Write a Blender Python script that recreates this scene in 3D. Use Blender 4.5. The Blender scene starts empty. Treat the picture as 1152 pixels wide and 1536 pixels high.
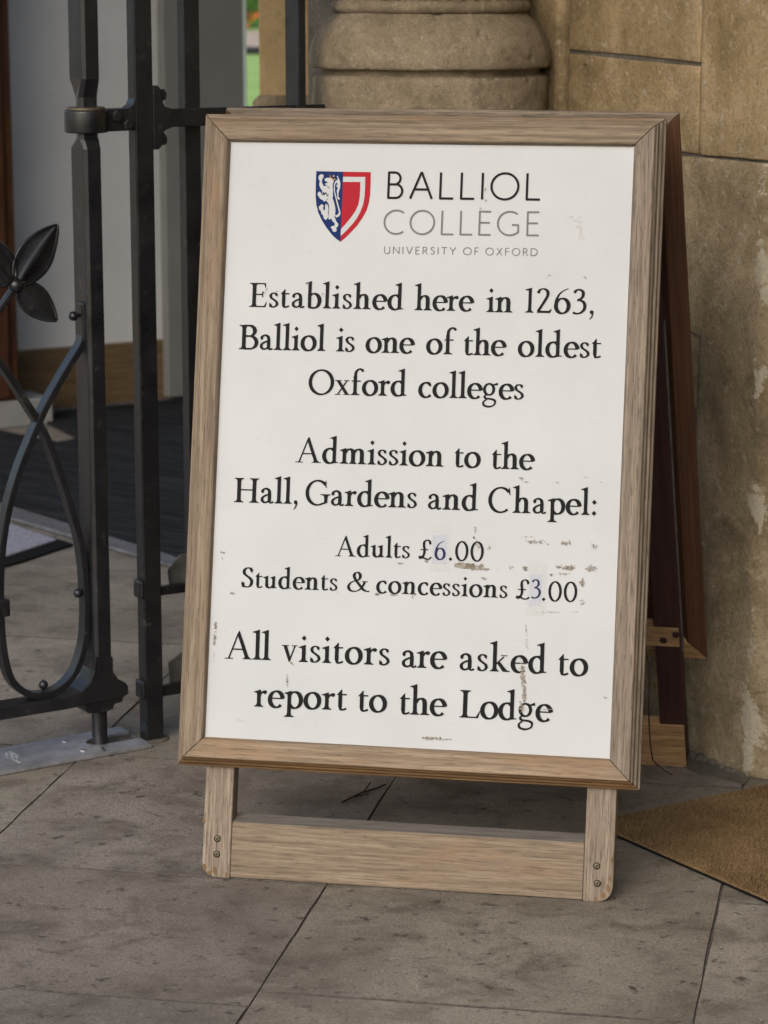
import bpy, bmesh, math, random
from mathutils import Vector, Matrix
R = math.radians
random.seed(7)
scene = bpy.context.scene
C = scene.collection
# ---------------------------------------------------------------- camera
CAM_H, PITCH, FPX = 1.313, math.atan2(813, 4000), 4000.0
cd = bpy.data.cameras.new('camera'); cam = bpy.data.objects.new('camera', cd); C.objects.link(cam)
cam.location = (0, 0, CAM_H); cam.rotation_euler = (R(90) - PITCH, 0, 0)
cd.sensor_fit = 'VERTICAL'; cd.sensor_height = 36; cd.sensor_width = 27; cd.lens = FPX / 1536 * 36
cd.clip_start = .05; cd.clip_end = 2000
cd.dof.use_dof = True; cd.dof.focus_distance = 3.85; cd.dof.aperture_fstop = 9.0
scene.camera = cam
# ---------------------------------------------------------------- sky, sun, exposure
SUN_EL, SUN_AZ = 36, 206           # veiled sun behind the camera and to its left
w = bpy.data.worlds.new('World'); scene.world = w; w.use_nodes = True
nt = w.node_tree; bg = nt.nodes['Background']
sky = nt.nodes.new('ShaderNodeTexSky'); sky.sky_type = 'NISHITA'; sky.sun_disc = False
sky.sun_elevation = R(SUN_EL); sky.sun_rotation = R(SUN_AZ); sky.air_density = 1.0; sky.dust_density = 2.6; sky.ozone_density = .6
nt.links.new(sky.outputs[0], bg.inputs[0]); bg.inputs[1].default_value = .13
sd = bpy.data.lights.new('sun', 'SUN'); sd.energy = 0.75; sd.angle = R(50); sd.color = (1, .99, .965)
sun = bpy.data.objects.new('sun', sd); C.objects.link(sun)
sdir = Vector((math.sin(R(SUN_AZ)) * math.cos(R(SUN_EL)), math.cos(R(SUN_AZ)) * math.cos(R(SUN_EL)), math.sin(R(SUN_EL))))
sun.rotation_euler = sdir.to_track_quat('Z', 'Y').to_euler(); sun.location = sdir * 40
vs = scene.view_settings; vs.view_transform = 'Standard'; vs.look = 'None'; vs.exposure = 0.74; vs.gamma = 1; vs.use_curve_mapping = False
scene.render.engine = 'CYCLES'

# ---------------------------------------------------------------- survey: where things stand, in metres
V = lambda *a: Vector(a)
def ray(px, py):
    u = -(py - 768) / FPX
    return V((px - 576) / FPX, math.cos(PITCH) + u * math.sin(PITCH), -math.sin(PITCH) + u * math.cos(PITCH))
EYE = V(0, 0, CAM_H)
def floor(px, py, z=0):
    r = ray(px, py); return EYE + r * ((z - CAM_H) / r.z)
def onplane(px, py, p0, nrm):
    r = ray(px, py); return EYE + r * ((p0 - EYE).dot(nrm) / r.dot(nrm))
def zat(py, y):                   # height of a picture row at depth y
    r = ray(576, py); return CAM_H + r.z * y / r.y
def xat(px, y, z=1.0):
    d = y * math.cos(PITCH) - (z - CAM_H) * math.sin(PITCH); return (px - 576) / FPX * d
GA = V(.8546, .5193, 0).normalized(); GB = V(-GA.y, GA.x, 0)      # along the gate line, and into the passage
PV = floor(150, 1121); PV.z = 0                                   # foot of the gate's pivot
UP = V(0, 0, 1)
def GP(s, b, z): return PV + GA * s + GB * b + UP * z
def gpx(px, py, b=0):
    p = onplane(px, py, PV + GB * b, GB); return ((p - PV).dot(GA), p.z)
def gfl(px, py):
    p = floor(px, py) - PV; return (p.dot(GA), p.dot(GB))

# ---------------------------------------------------------------- objects
def props(o, label=None, cat=None, group=None, kind=None):
    if label: o['label'] = label
    if cat: o['category'] = cat
    if group: o['group'] = group
    if kind: o['kind'] = kind
    return o
def thing(name, loc, label, cat, group=None):
    o = bpy.data.objects.new(name, None); C.objects.link(o); o.location = loc; o.empty_display_size = .05
    return props(o, label, cat, group)
def wloc(o):
    p = Vector(o.location)
    while o.parent: o = o.parent; p += Vector(o.location)
    return p
class MB:
    def __init__(s): s.v = []; s.f = []; s.uv = []; s.mi = []; s.sm = []
    def face(s, pts, uv=None, m=0, sm=False):
        i = len(s.v); s.v += [Vector(p) for p in pts]; s.f.append(list(range(i, i + len(pts))))
        s.uv.append(uv or [(0, 0)] * len(pts)); s.mi.append(m); s.sm.append(sm)
    def prism(s, out, o, ex, ey, ez, z0, z1, grain=0, m=0):
        """outline (x, y) in frame o, ex, ey, pushed from z0 to z1 along ez"""
        area = sum(a[0] * b[1] - b[0] * a[1] for a, b in zip(out, out[1:] + out[:1]))
        if (area < 0) != (z1 < z0): out = out[::-1]
        if ex.cross(ey).dot(ez) < 0: out = out[::-1]
        j = random.random() * 3
        P = lambda x, y, z: o + ex * x + ey * y + ez * z
        def U(x, y, z):
            c = (x, y, z); return (c[grain] + j, sum(c) - c[grain] + j)
        n = len(out)
        s.face([P(x, y, z1) for x, y in out], [U(x, y, z1) for x, y in out], m)
        s.face([P(x, y, z0) for x, y in out[::-1]], [U(x, y, z0) for x, y in out[::-1]], m)
        for i in range(n):
            a, b = out[i], out[(i + 1) % n]
            q = [(a[0], a[1], z0), (b[0], b[1], z0), (b[0], b[1], z1), (a[0], a[1], z1)]
            s.face([P(*c) for c in q], [U(*c) for c in q], m)
    def box(s, o, ex, ey, ez, x, y, z, grain=0, m=0):
        s.prism([(x[0], y[0]), (x[1], y[0]), (x[1], y[1]), (x[0], y[1])], o, ex, ey, ez, z[0], z[1], grain, m)
    def lathe(s, prof, o, ax=UP, n=48, a0=0, a1=360, m=0, sm=True):
        ex = ax.orthogonal().normalized() if abs(ax.z) < .9 else V(1, 0, 0); ey = ax.cross(ex)
        L = []; full = abs(a1 - a0) >= 360
        for k in range(n if full else n + 1):
            a = R(a0 + (a1 - a0) * k / n)
            L.append([o + (ex * math.cos(a) + ey * math.sin(a)) * r + ax * z for r, z in prof])
        for k in range(n):
            A, B = L[k], L[(k + 1) % len(L)]
            for i in range(len(prof) - 1):
                q = [A[i], B[i], B[i + 1], A[i + 1]]
                if prof[i][0] < 1e-6: q = [A[i], B[i + 1], A[i + 1]]
                elif prof[i + 1][0] < 1e-6: q = [A[i], B[i], A[i + 1]]
                s.face(q, None, m, sm)
    def cyl(s, p0, p1, r, n=20, m=0):
        d = p1 - p0; l = d.length
        s.lathe([(0, 0), (r, 0), (r, l), (0, l)], p0, d.normalized(), n, m=m, sm=False)
    def ball(s, c, r, ax=UP, n=16, m=0, sq=1):
        s.lathe([(r * math.sin(math.pi * k / 10), -r * sq * math.cos(math.pi * k / 10)) for k in range(11)], c, ax, n, m=m)
    def build(s, name, mats, parent=None, bevel=0, weld=True, sub=0, auto=None, at=None, seg=2):
        me = bpy.data.meshes.new(name); org = wloc(parent) if parent else (Vector(at) if at else V(0, 0, 0))
        me.from_pydata([v - org for v in s.v], [], s.f)
        ul = me.uv_layers.new(name='UVMap')
        k = 0
        for fu in s.uv:
            for u in fu: ul.data[k].uv = u; k += 1
        for p, mi, sm in zip(me.polygons, s.mi, s.sm): p.material_index = mi; p.use_smooth = sm
        for mt in (mats if isinstance(mats, (list, tuple)) else [mats]): me.materials.append(mt)
        if weld:
            bm = bmesh.new(); bm.from_mesh(me)
            bmesh.ops.remove_doubles(bm, verts=bm.verts, dist=1e-5)
            bmesh.ops.recalc_face_normals(bm, faces=bm.faces)
            bm.to_mesh(me); bm.free()
        o = bpy.data.objects.new(name, me); C.objects.link(o)
        if parent: o.parent = parent
        elif at: o.location = at
        if bevel:
            b = o.modifiers.new('bevel', 'BEVEL'); b.width = bevel; b.segments = seg; b.limit_method = 'ANGLE'; b.angle_limit = R(35)
        return o

# ---------------------------------------------------------------- materials
def mat(name, rough=.7, spec=.5, metal=0):
    m = bpy.data.materials.new(name); m.use_nodes = True; n = m.node_tree; b = n.nodes['Principled BSDF']
    b.inputs['Roughness'].default_value = rough; b.inputs['Metallic'].default_value = metal
    b.inputs['Specular IOR Level'].default_value = spec
    return m, n, b
def N(n, t, **k):
    x = n.nodes.new(t)
    for a, v in k.items():
        if hasattr(x, a): setattr(x, a, v)
        else: x.inputs[a.replace('_', ' ')].default_value = v
    return x
def coord(n, kind, scale=(1, 1, 1), rot=(0, 0, 0)):
    t = n.nodes.new('ShaderNodeTexCoord'); mp = n.nodes.new('ShaderNodeMapping')
    mp.inputs['Scale'].default_value = scale
    if any(rot):
        m2 = n.nodes.new('ShaderNodeMapping'); m2.inputs['Rotation'].default_value = rot; n.links.new(t.outputs[kind], m2.inputs[0]); n.links.new(m2.outputs[0], mp.inputs[0])
    else: n.links.new(t.outputs[kind], mp.inputs[0])
    return mp.outputs[0]
def noise(n, vec, scale, detail=4, rough=.55, dist=0):
    x = N(n, 'ShaderNodeTexNoise', Scale=scale, Detail=detail, Roughness=rough, Distortion=dist); n.links.new(vec, x.inputs['Vector']); return x.outputs[0]
def ramp(n, fac, stops, interp='LINEAR'):
    x = n.nodes.new('ShaderNodeValToRGB'); x.color_ramp.interpolation = interp; e = x.color_ramp.elements
    while len(e) < len(stops): e.new(.5)
    for el, (p, c) in zip(e, stops): el.position = p; el.color = (c if len(c) == 4 else (*c, 1)) if isinstance(c, tuple) else (c, c, c, 1)
    n.links.new(fac, x.inputs[0]); return x.outputs[0]
def mix(n, fac, a, b, mode='MIX'):
    x = n.nodes.new('ShaderNodeMix'); x.data_type = 'RGBA'; x.blend_type = mode
    for sock, val in ((x.inputs[0], fac), (x.inputs[6], a), (x.inputs[7], b)):
        if hasattr(val, 'links'): n.links.new(val, sock)
        else: sock.default_value = val if isinstance(val, (int, float)) else ((*val, 1) if len(val) == 3 else val)
    return x.outputs[2]
def bump(n, b, h, strength=.3, dist=.002):
    x = n.nodes.new('ShaderNodeBump'); x.inputs['Strength'].default_value = strength; x.inputs['Distance'].default_value = dist
    n.links.new(h, x.inputs['Height']); n.links.new(x.outputs[0], b.inputs['Normal'])
def srgb(r, g, b): return tuple(((c / 255 + .055) / 1.055) ** 2.4 if c > 10 else c / 255 / 12.92 for c in (r, g, b))

def wood(name, light, dark, fresh, wear=.25, rough=.72, pore=.5, grain=1.0):
    m, n, b = mat(name, rough, .3)
    v = coord(n, 'UV', (5, 165 * grain, 1)); v2 = coord(n, 'UV', (24, 460 * grain, 1)); v3 = coord(n, 'UV', (3, 12, 1)); v4 = coord(n, 'UV', (55, 240, 1))
    g = noise(n, v, 1, 5, .6, .4); p = noise(n, v2, 1, 2, .5); big = noise(n, v3, 1.4, 3); fl = noise(n, v4, 1, 3, .6)
    c = ramp(n, g, [(.30, tuple(x * .95 for x in dark)), (.48, tuple((a + d) / 2 for a, d in zip(light, dark))), (.64, tuple(x * 1.12 for x in light))])
    c = mix(n, ramp(n, big, [(.3, .0), (.75, .55)]), c, tuple(x * .78 for x in light))
    c = mix(n, ramp(n, big, [(1 - wear - .22, 0.0), (1 - wear + .05, .8)]), c, fresh)
    c = mix(n, ramp(n, p, [(.34, pore), (.50, 0.0)]), c, tuple(x * .42 for x in dark))
    c = mix(n, ramp(n, fl, [(.30, pore), (.40, 0.0)]), c, tuple(x * .5 for x in dark))
    oi = n.nodes.new('ShaderNodeObjectInfo')
    c = mix(n, 1.0, c, ramp(n, oi.outputs['Random'], [(0.0, (.86, .87, .89)), (1.0, (1.1, 1.08, 1.05))]), 'MULTIPLY')
    blot = noise(n, coord(n, 'UV', (9, 30, 1)), 1, 5, .7)
    c = mix(n, ramp(n, blot, [(.56, 0.0), (.72, .5)]), c, tuple(x * .5 for x in light))
    n.links.new(c, b.inputs['Base Color']); bump(n, b, mix(n, .5, g, p), .35, .0015)
    return m
M = {}
M['oak'] = wood('weathered_oak', (.265, .203, .140), (.132, .096, .062), (.25, .145, .07), .26, pore=.45)
M['oak_grey'] = wood('grey_oak', (.275, .222, .168), (.145, .112, .080), (.24, .16, .095), .2, pore=.65)
M['oak_ledge'] = wood('ledge_grey_oak', (.175, .155, .130), (.115, .10, .083), (.15, .13, .105), .2, .85, .3)
M['oak_edge'] = wood('worn_oak_edge', (.20, .125, .06), (.11, .06, .026), (.18, .09, .035), .35)
M['oak_warm'] = wood('raw_oak', (0.34, 0.212, 0.102), (0.187, 0.106, 0.0467), (0.323, 0.187, 0.0765), .3)
M['stained'] = wood('stained_wood', (.108, .050, .026), (.062, .028, .015), (.13, .062, .03), .2, .5, .2)
M['maroon'] = wood('maroon_wood', (.042, .018, .016), (.022, .010, .010), (.06, .03, .022), .1, .55, .2)
M['doorwood'] = wood('door_wood', (.085, .036, .018), (.04, .016, .009), (.12, .055, .02), .3, .45, .2, .5)
M['skirt'] = wood('skirting_oak', (.18, .122, .065), (.11, .072, .038), (.16, .105, .055), .2, .5, .2, .5)

m, n, b = mat('sign_paint', .5, .22); v = coord(n, 'Object', (1, 1, 1))
c = ramp(n, noise(n, v, 5, 5, .6), [(.3, (.428, .442, .445)), (.7, (.47, .484, .487))])
c = mix(n, ramp(n, noise(n, v, 60, 3, .6), [(.66, 0.0), (.80, .35)]), c, (.33, .33, .315))
n.links.new(c, b.inputs['Base Color']); bump(n, b, noise(n, v, 300, 3), .04, .0006); M['paint'] = m
for k, col, ro in (('ink', (.009, .009, .010), .45), ('greyink', (.15, .155, .16), .5), ('lightink', (.15, .155, .16), .5), ('navyink', (.02, .02, .055), .5), ('blue', (.005, .020, .095), .45), ('red', (.33, .012, .022), .45),
                   ('white', (.44, .45, .455), .45), ('gold', (0.468, 0.265, 0.0312), .45), ('line', (0.039, 0.0468, 0.0624), .5), ('tape', (.405, .415, .462), .45), ('tape_edge', (.445, .457, .452), .4), ('black', (0.00936, 0.00936, 0.00936), .7),
                   ('brass', (.13, .11, .07), .55)):
    m, n, b = mat(k, ro, .5 if k == 'brass' else .06)
    if k == 'brass': b.inputs['Metallic'].default_value = .8
    n.links.new(ramp(n, noise(n, coord(n, 'Object'), 220, 3), [(.3, tuple(x * .97 for x in col)), (.7, tuple(min(1, x * 1.03) for x in col))]), b.inputs['Base Color']); M[k] = m
m, n, b = mat('scuff', .8, .2); v = coord(n, 'Object')
n.links.new(ramp(n, noise(n, v, 130, 4), [(.35, (0.145, 0.119, 0.0892)), (.65, (0.323, 0.293, 0.246))]), b.inputs['Base Color']); M['scuff'] = m
m, n, b = mat('smudge', .6, .2); v = coord(n, 'Object')
n.links.new(ramp(n, noise(n, v, 90, 4), [(.35, (0.413, 0.405, 0.383)), (.65, (0.495, 0.488, 0.465))]), b.inputs['Base Color']); M['smudge'] = m

def iron(name, c0, c1, rough):
    m, n, b = mat(name, rough, .5); v = coord(n, 'Object')
    g = noise(n, v, 18, 5, .6); f = noise(n, v, 160, 3, .6)
    c = ramp(n, g, [(.3, c0), (.7, c1)])
    c = mix(n, ramp(n, noise(n, v, 45, 5, .7), [(.60, 0.0), (.74, .6)]), c, (.085, .08, .07))
    c = mix(n, ramp(n, noise(n, v, 120, 4, .75), [(.72, 0.0), (.75, .6)]), c, (.12, .10, .085))
    n.links.new(c, b.inputs['Base Color'])
    n.links.new(ramp(n, g, [(.3, rough - .1), (.7, rough + .12)]), b.inputs['Roughness']); bump(n, b, mix(n, .4, f, noise(n, v, 55, 4, .6)), .09, .002); return m
M['iron'] = iron('black_iron', (.0065, .007, .0085), (.012, .0123, .0142), .34)
M['iron_dusty'] = iron('dusty_iron', (.03, .03, .03), (.10, .098, .09), .6)
m, n, b = mat('steel', .42, .5, .75); v = coord(n, 'Object')
n.links.new(ramp(n, noise(n, v, 25, 5, .65), [(.3, (.30, .31, .34)), (.7, (.56, .57, .60))]), b.inputs['Base Color'])
bump(n, b, noise(n, coord(n, 'Object', (6, 400, 1)), 2, 3), .1, .001); M['steel'] = m

m, n, b = mat('strip_metal', .5, .5, .5); n.links.new(ramp(n, noise(n, coord(n, 'Object'), 30, 5, .65), [(.3, (.10, .10, .105)), (.7, (.22, .22, .235))]), b.inputs['Base Color']); M['strip'] = m
def stone(name, cols, scale=1, spots=.5, bstr=.6, pale=(.42, .37, .28), rough=.9, flake=0):
    m, n, b = mat(name, rough, .2); v = coord(n, 'Object')
    big = noise(n, v, 4.2 * scale, 7, .7, .5); mid = noise(n, v, 34 * scale, 7, .78, .4); fine = noise(n, v, 150 * scale, 4, .7)
    c = ramp(n, big, [(.34, cols[0]), (.5, cols[1]), (.66, cols[2])])
    c = mix(n, ramp(n, mid, [(.30, .5), (.46, 0.0)]), c, tuple(x * .62 for x in cols[0]))
    c = mix(n, ramp(n, noise(n, v, 55 * scale, 5, .72), [(.57, 0.0), (.68, spots * .75)]), c, pale)
    c = mix(n, ramp(n, noise(n, v, 8 * scale, 7, .75, .8), [(.34, .45), (.46, 0.0)]), c, tuple(x * .5 for x in cols[0]))
    c = mix(n, ramp(n, noise(n, v, 120 * scale, 4, .7), [(.64, 0.0), (.70, spots * .6)]), c, pale)
    c = mix(n, ramp(n, fine, [(.34, .35), (.52, 0.0)]), c, tuple(x * .5 for x in cols[0]))
    c = mix(n, ramp(n, noise(n, coord(n, 'Object', (30, 30, 6)), 3.2, 5, .75, .6), [(.68, 0.0), (.72, .75 * spots)]), c, tuple(min(1, x * 1.25) for x in pale))
    c = mix(n, ramp(n, noise(n, coord(n, 'Object', (40, 40, 5), (.5, .35, 0)), 2.6, 4, .7, 1.0), [(.66, 0.0), (.70, .55 * spots)]), c, pale)
    c = mix(n, ramp(n, noise(n, v, 75 * scale, 3, .6), [(.24, .8), (.30, 0.0)]), c, tuple(x * .3 for x in cols[0]))
    h = mix(n, .3, mid, fine)
    if flake:
        fk = noise(n, v, 9, 7, .72, .4); at = n.nodes.new('ShaderNodeAttribute'); at.attribute_name = 'flake'
        mul = n.nodes.new('ShaderNodeMath'); mul.operation = 'ADD'; n.links.new(fk, mul.inputs[0]); n.links.new(at.outputs['Fac'], mul.inputs[1])
        fm = ramp(n, mul.outputs[0], [(.665, 0.0), (.685, 1.0)])
        c = mix(n, fm, c, mix(n, fine, (.34, .29, .2), (.56, .5, .39)))
    n.links.new(c, b.inputs['Base Color']); bump(n, b, h, bstr, .009); return m
M['ashlar'] = stone('ashlar', ((.175, .125, .062), (.295, .213, .112), (.42, .315, .185)), 1, 1.0, 1.0, flake=1)
M['ashlar_dull'] = stone('ashlar_dull', ((.15, .114, .066), (.272, .211, .126), (.42, .335, .213)), 1, 1.0, 1.0, flake=1)
M['column'] = stone('column_stone', ((.165, .13, .084), (.255, .205, .134), (.345, .282, .195)), 1.6, .5, .8, (.5, .44, .36))
M['jamb'] = stone('jamb_stone', ((.30, .22, .11), (.36, .265, .135), (.42, .31, .17)), 2, .35, .4, (.55, .45, .3))
M['mortar'] = stone('mortar', ((.08, .07, .056), (.12, .108, .086), (.18, .16, .13)), 2, .4)
M['mortar_pale'] = stone('pale_mortar', ((.22, .205, .18), (.32, .3, .265), (.42, .4, .36)), 4, .5)

def paving():
    m, n, b = mat('paving_stone', .62, .3); v = coord(n, 'Object'); va = coord(n, 'Object', (1, 1.2, 1), (0, 0, R(10)))
    at = n.nodes.new('ShaderNodeAttribute'); at.attribute_name = 'tint'
    big = noise(n, v, 2.4, 7, .68, .6); mid = noise(n, va, 9, 7, .72, .5); fine = noise(n, v, 240, 4, .7); sp = noise(n, va, 30, 6, .74, .3)
    c = ramp(n, big, [(.30, (.125, .106, .092)), (.48, (.195, .172, .150)), (.68, (.265, .238, .208))])
    c = mix(n, ramp(n, mid, [(.36, .75), (.52, 0.0)]), c, (.085, .07, .058))
    c = mix(n, ramp(n, sp, [(.35, .95), (.42, 0.0)]), c, (.045, .037, .031))
    c = mix(n, ramp(n, noise(n, va, 85, 5, .75), [(.33, .8), (.42, 0.0)]), c, (.055, .046, .039))
    c = mix(n, ramp(n, noise(n, v, 60, 6, .78), [(.58, 0.0), (.74, .6)]), c, (.36, .34, .31))
    c = mix(n, ramp(n, fine, [(.32, .65), (.58, 0.0)]), c, (.07, .06, .052))
    c = mix(n, ramp(n, noise(n, coord(n, 'Object', (1, 9, 1), (0, 0, R(35))), 14, 5, .8, 1.2), [(.70, 0.0), (.735, .5)]), c, (.34, .32, .29))
    c = mix(n, 1.0, c, at.outputs['Color'], 'MULTIPLY')
    c = mix(n, 1.0, c, (1.17, 1.18, 1.13), 'MULTIPLY')
    n.links.new(c, b.inputs['Base Color'])
    n.links.new(ramp(n, mid, [(.3, .5), (.7, .74)]), b.inputs['Roughness'])
    bump(n, b, mix(n, .45, mid, fine), .45, .004); return m
M['paving'] = paving()
m, n, b = mat('joint_dirt', .95, .1); n.links.new(ramp(n, noise(n, coord(n, 'Object'), 90, 4), [(.3, (.06, .053, .046)), (.7, (.13, .115, .10))]), b.inputs['Base Color']); M['joint'] = m
m, n, b = mat('grey_plaster', .85, .2); v = coord(n, 'Object')
c = ramp(n, noise(n, v, 3, 5), [(.3, (.60, .61, .615)), (.7, (.68, .69, .69))])
c = mix(n, ramp(n, noise(n, v, 26, 4, .7), [(.66, 0.0), (.74, .4)]), c, (.2, .2, .2))
n.links.new(c, b.inputs['Base Color']); bump(n, b, noise(n, v, 120, 3), .08, .002); M['plaster'] = m
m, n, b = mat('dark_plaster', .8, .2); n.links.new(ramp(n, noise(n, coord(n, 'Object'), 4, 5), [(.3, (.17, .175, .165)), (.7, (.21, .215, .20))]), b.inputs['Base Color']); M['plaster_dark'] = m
m, n, b = mat('mid_plaster', .8, .2); n.links.new(ramp(n, noise(n, coord(n, 'Object'), 9, 5), [(.3, (.22, .22, .215)), (.7, (.28, .28, .27))]), b.inputs['Base Color']); M['plaster_mid'] = m
_d = floor(274, 681) - floor(160, 665); CARPET_ROT = math.pi / 2 - math.atan2(_d.y, _d.x)
m, n, b = mat('carpet', .95, .1); v = coord(n, 'Object'); vs_ = coord(n, 'Object', (16, 1.0, 1), (0, 0, CARPET_ROT))
c = ramp(n, noise(n, vs_, 3.2, 4, .7), [(.35, (.010, .011, .012)), (.5, (.026, .027, .029)), (.68, (.062, .063, .065))])
c = mix(n, ramp(n, noise(n, v, 220, 3, .7), [(.35, .7), (.6, 0.0)]), c, (.006, .007, .008))
n.links.new(c, b.inputs['Base Color']); bump(n, b, noise(n, v, 260, 3), .8, .006); M['carpet'] = m
m, n, b = mat('grey_mat', .95, .1); v = coord(n, 'Object')
n.links.new(ramp(n, noise(n, v, 150, 4, .7), [(.3, (.16, .16, .19)), (.7, (.40, .40, .46))]), b.inputs['Base Color']); bump(n, b, noise(n, v, 150, 3), .9, .006); M['greymat'] = m
m, n, b = mat('coir', .95, .1); v = coord(n, 'Object')
c = ramp(n, noise(n, v, 7, 5, .7), [(.3, (.20, .130, .064)), (.7, (.35, .237, .12))])
c = mix(n, ramp(n, noise(n, v, 300, 4, .7), [(.35, .75), (.62, 0.0)]), c, (.05, .028, .012))
n.links.new(c, b.inputs['Base Color']); bump(n, b, noise(n, v, 320, 3), .8, .005); M['coir'] = m
m, n, b = mat('lawn', .9, .2); v = coord(n, 'Object')
n.links.new(ramp(n, noise(n, v, 1.1, 6, .7), [(.3, (.22, .37, .075)), (.7, (.36, .50, .15))]), b.inputs['Base Color']); M['lawn'] = m
m, n, b = mat('gravel', .9, .2); v = coord(n, 'Object'); n.links.new(ramp(n, noise(n, v, 3, 6, .7), [(.3, (.36, .27, .19)), (.7, (.50, .40, .30))]), b.inputs['Base Color']); M['gravel'] = m
m, n, b = mat('foliage', .6, .3); v = coord(n, 'Object'); n.links.new(ramp(n, noise(n, v, 2.5, 4, .7), [(.3, (.05, .13, .025)), (.7, (.15, .30, .06))]), b.inputs['Base Color']); M['foliage'] = m
for k, col in (('flower', (.75, .07, .03)), ('orange_flower', (.80, .16, .02))):
    m, n, b = mat(k, .6); n.links.new(ramp(n, noise(n, coord(n, 'Object'), 9, 3), [(.3, tuple(x * .8 for x in col)), (.7, col)]), b.inputs['Base Color']); M[k] = m
# ---------------------------------------------------------------- lettering
import math
FW, FT, FA = 16.8, 6.6, math.radians(10)
def cr(pts, n=8, closed=False):
    out = []; m = len(pts); rng = range(m if closed else m - 1)
    for i in rng:
        if closed: p0, p1, p2, p3 = (pts[(i + k) % m] for k in (-1, 0, 1, 2))
        else:
            p1, p2 = pts[i], pts[i + 1]
            p0 = pts[i - 1] if i else tuple(2 * a - b for a, b in zip(p1, p2))
            p3 = pts[i + 2] if i + 2 < m else tuple(2 * b - a for a, b in zip(p1, p2))
        for k in range(n):
            t = k / n
            out.append(tuple(.5 * (2 * b + (c - a) * t + (2 * a - 5 * b + 4 * c - d) * t * t + (3 * b - a - 3 * c + d) * t ** 3)
                             for a, b, c, d in zip(p0, p1, p2, p3)))
    if not closed: out.append(tuple(pts[-1]))
    return out
def arc(cx, cy, rx, ry, a0, a1, n=28):
    return [(cx + rx * math.cos(math.radians(a0 + (a1 - a0) * k / n)), cy + ry * math.sin(math.radians(a0 + (a1 - a0) * k / n))) for k in range(n + 1)]
def pen(path, W=None, T=None, A=None, closed=False, taper=None):
    """a broad-nib stroke: thickness follows the direction of travel"""
    W = FW if W is None else W; T = FT if T is None else T; A = FA if A is None else A
    m = len(path); L = []; R = []
    for i, p in enumerate(path):
        if closed: a, b = path[i - 1], path[(i + 1) % m]
        else: a, b = path[max(i - 1, 0)], path[min(i + 1, m - 1)]
        dx, dy = b[0] - a[0], b[1] - a[1]; l = math.hypot(dx, dy) or 1; dx /= l; dy /= l
        ph = math.atan2(dy, dx)
        h = .5 * math.hypot(W * math.sin(ph - A), T * math.cos(ph - A))
        if taper: h *= taper(i / (m - 1))
        L.append((p[0] - dy * h, p[1] + dx * h)); R.append((p[0] + dy * h, p[1] - dx * h))
    q = [[L[i], R[i], R[(i + 1) % m], L[(i + 1) % m]] for i in range(m if closed else m - 1)]
    return q
def bar(x0, y0, x1, y1, t):
    dx, dy = x1 - x0, y1 - y0; l = math.hypot(dx, dy); nx, ny = -dy / l * t / 2, dx / l * t / 2
    return [[(x0 + nx, y0 + ny), (x0 - nx, y0 - ny), (x1 - nx, y1 - ny), (x1 + nx, y1 + ny)]]
def foot(x, w=14.4, y=0, l=10, r=10, s=1, h=3):
    a, b = x - w / 2, x + w / 2
    return [[(a - l, y), (a - l, y + s * h), (a - 3, y + s * (h + 3)), (a, y + s * 13), (b, y + s * 13), (b + 3, y + s * (h + 3)), (b + r, y + s * h), (b + r, y)]]
def flag(x, y, w=14.4, l=12):
    a, b = x - w / 2, x + w / 2
    return [[(b, y + 4), (a - l, y - 5), (a - l, y - 8), (a - 2, y - 9), (a, y - 16), (b, y - 16)]]
def stem(x, y0, y1, w=14.4): return [[(x - w / 2, y0), (x + w / 2, y0), (x + w / 2, y1), (x - w / 2, y1)]]
def dot(x, y, r=8.5):
    return [[(x - r * 1.05, y), (x - r * .3, y - r * .85), (x, y - r * 1.15), (x + r * .3, y - r * .85), (x + r * 1.05, y), (x + r * .3, y + r * .85), (x, y + r * 1.15), (x - r * .3, y + r * .85)]]
def ball(x, y, r): return [arc(x, y, r, r, 0, 330, 11)]
def quad(*p): return [list(p)]
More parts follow.
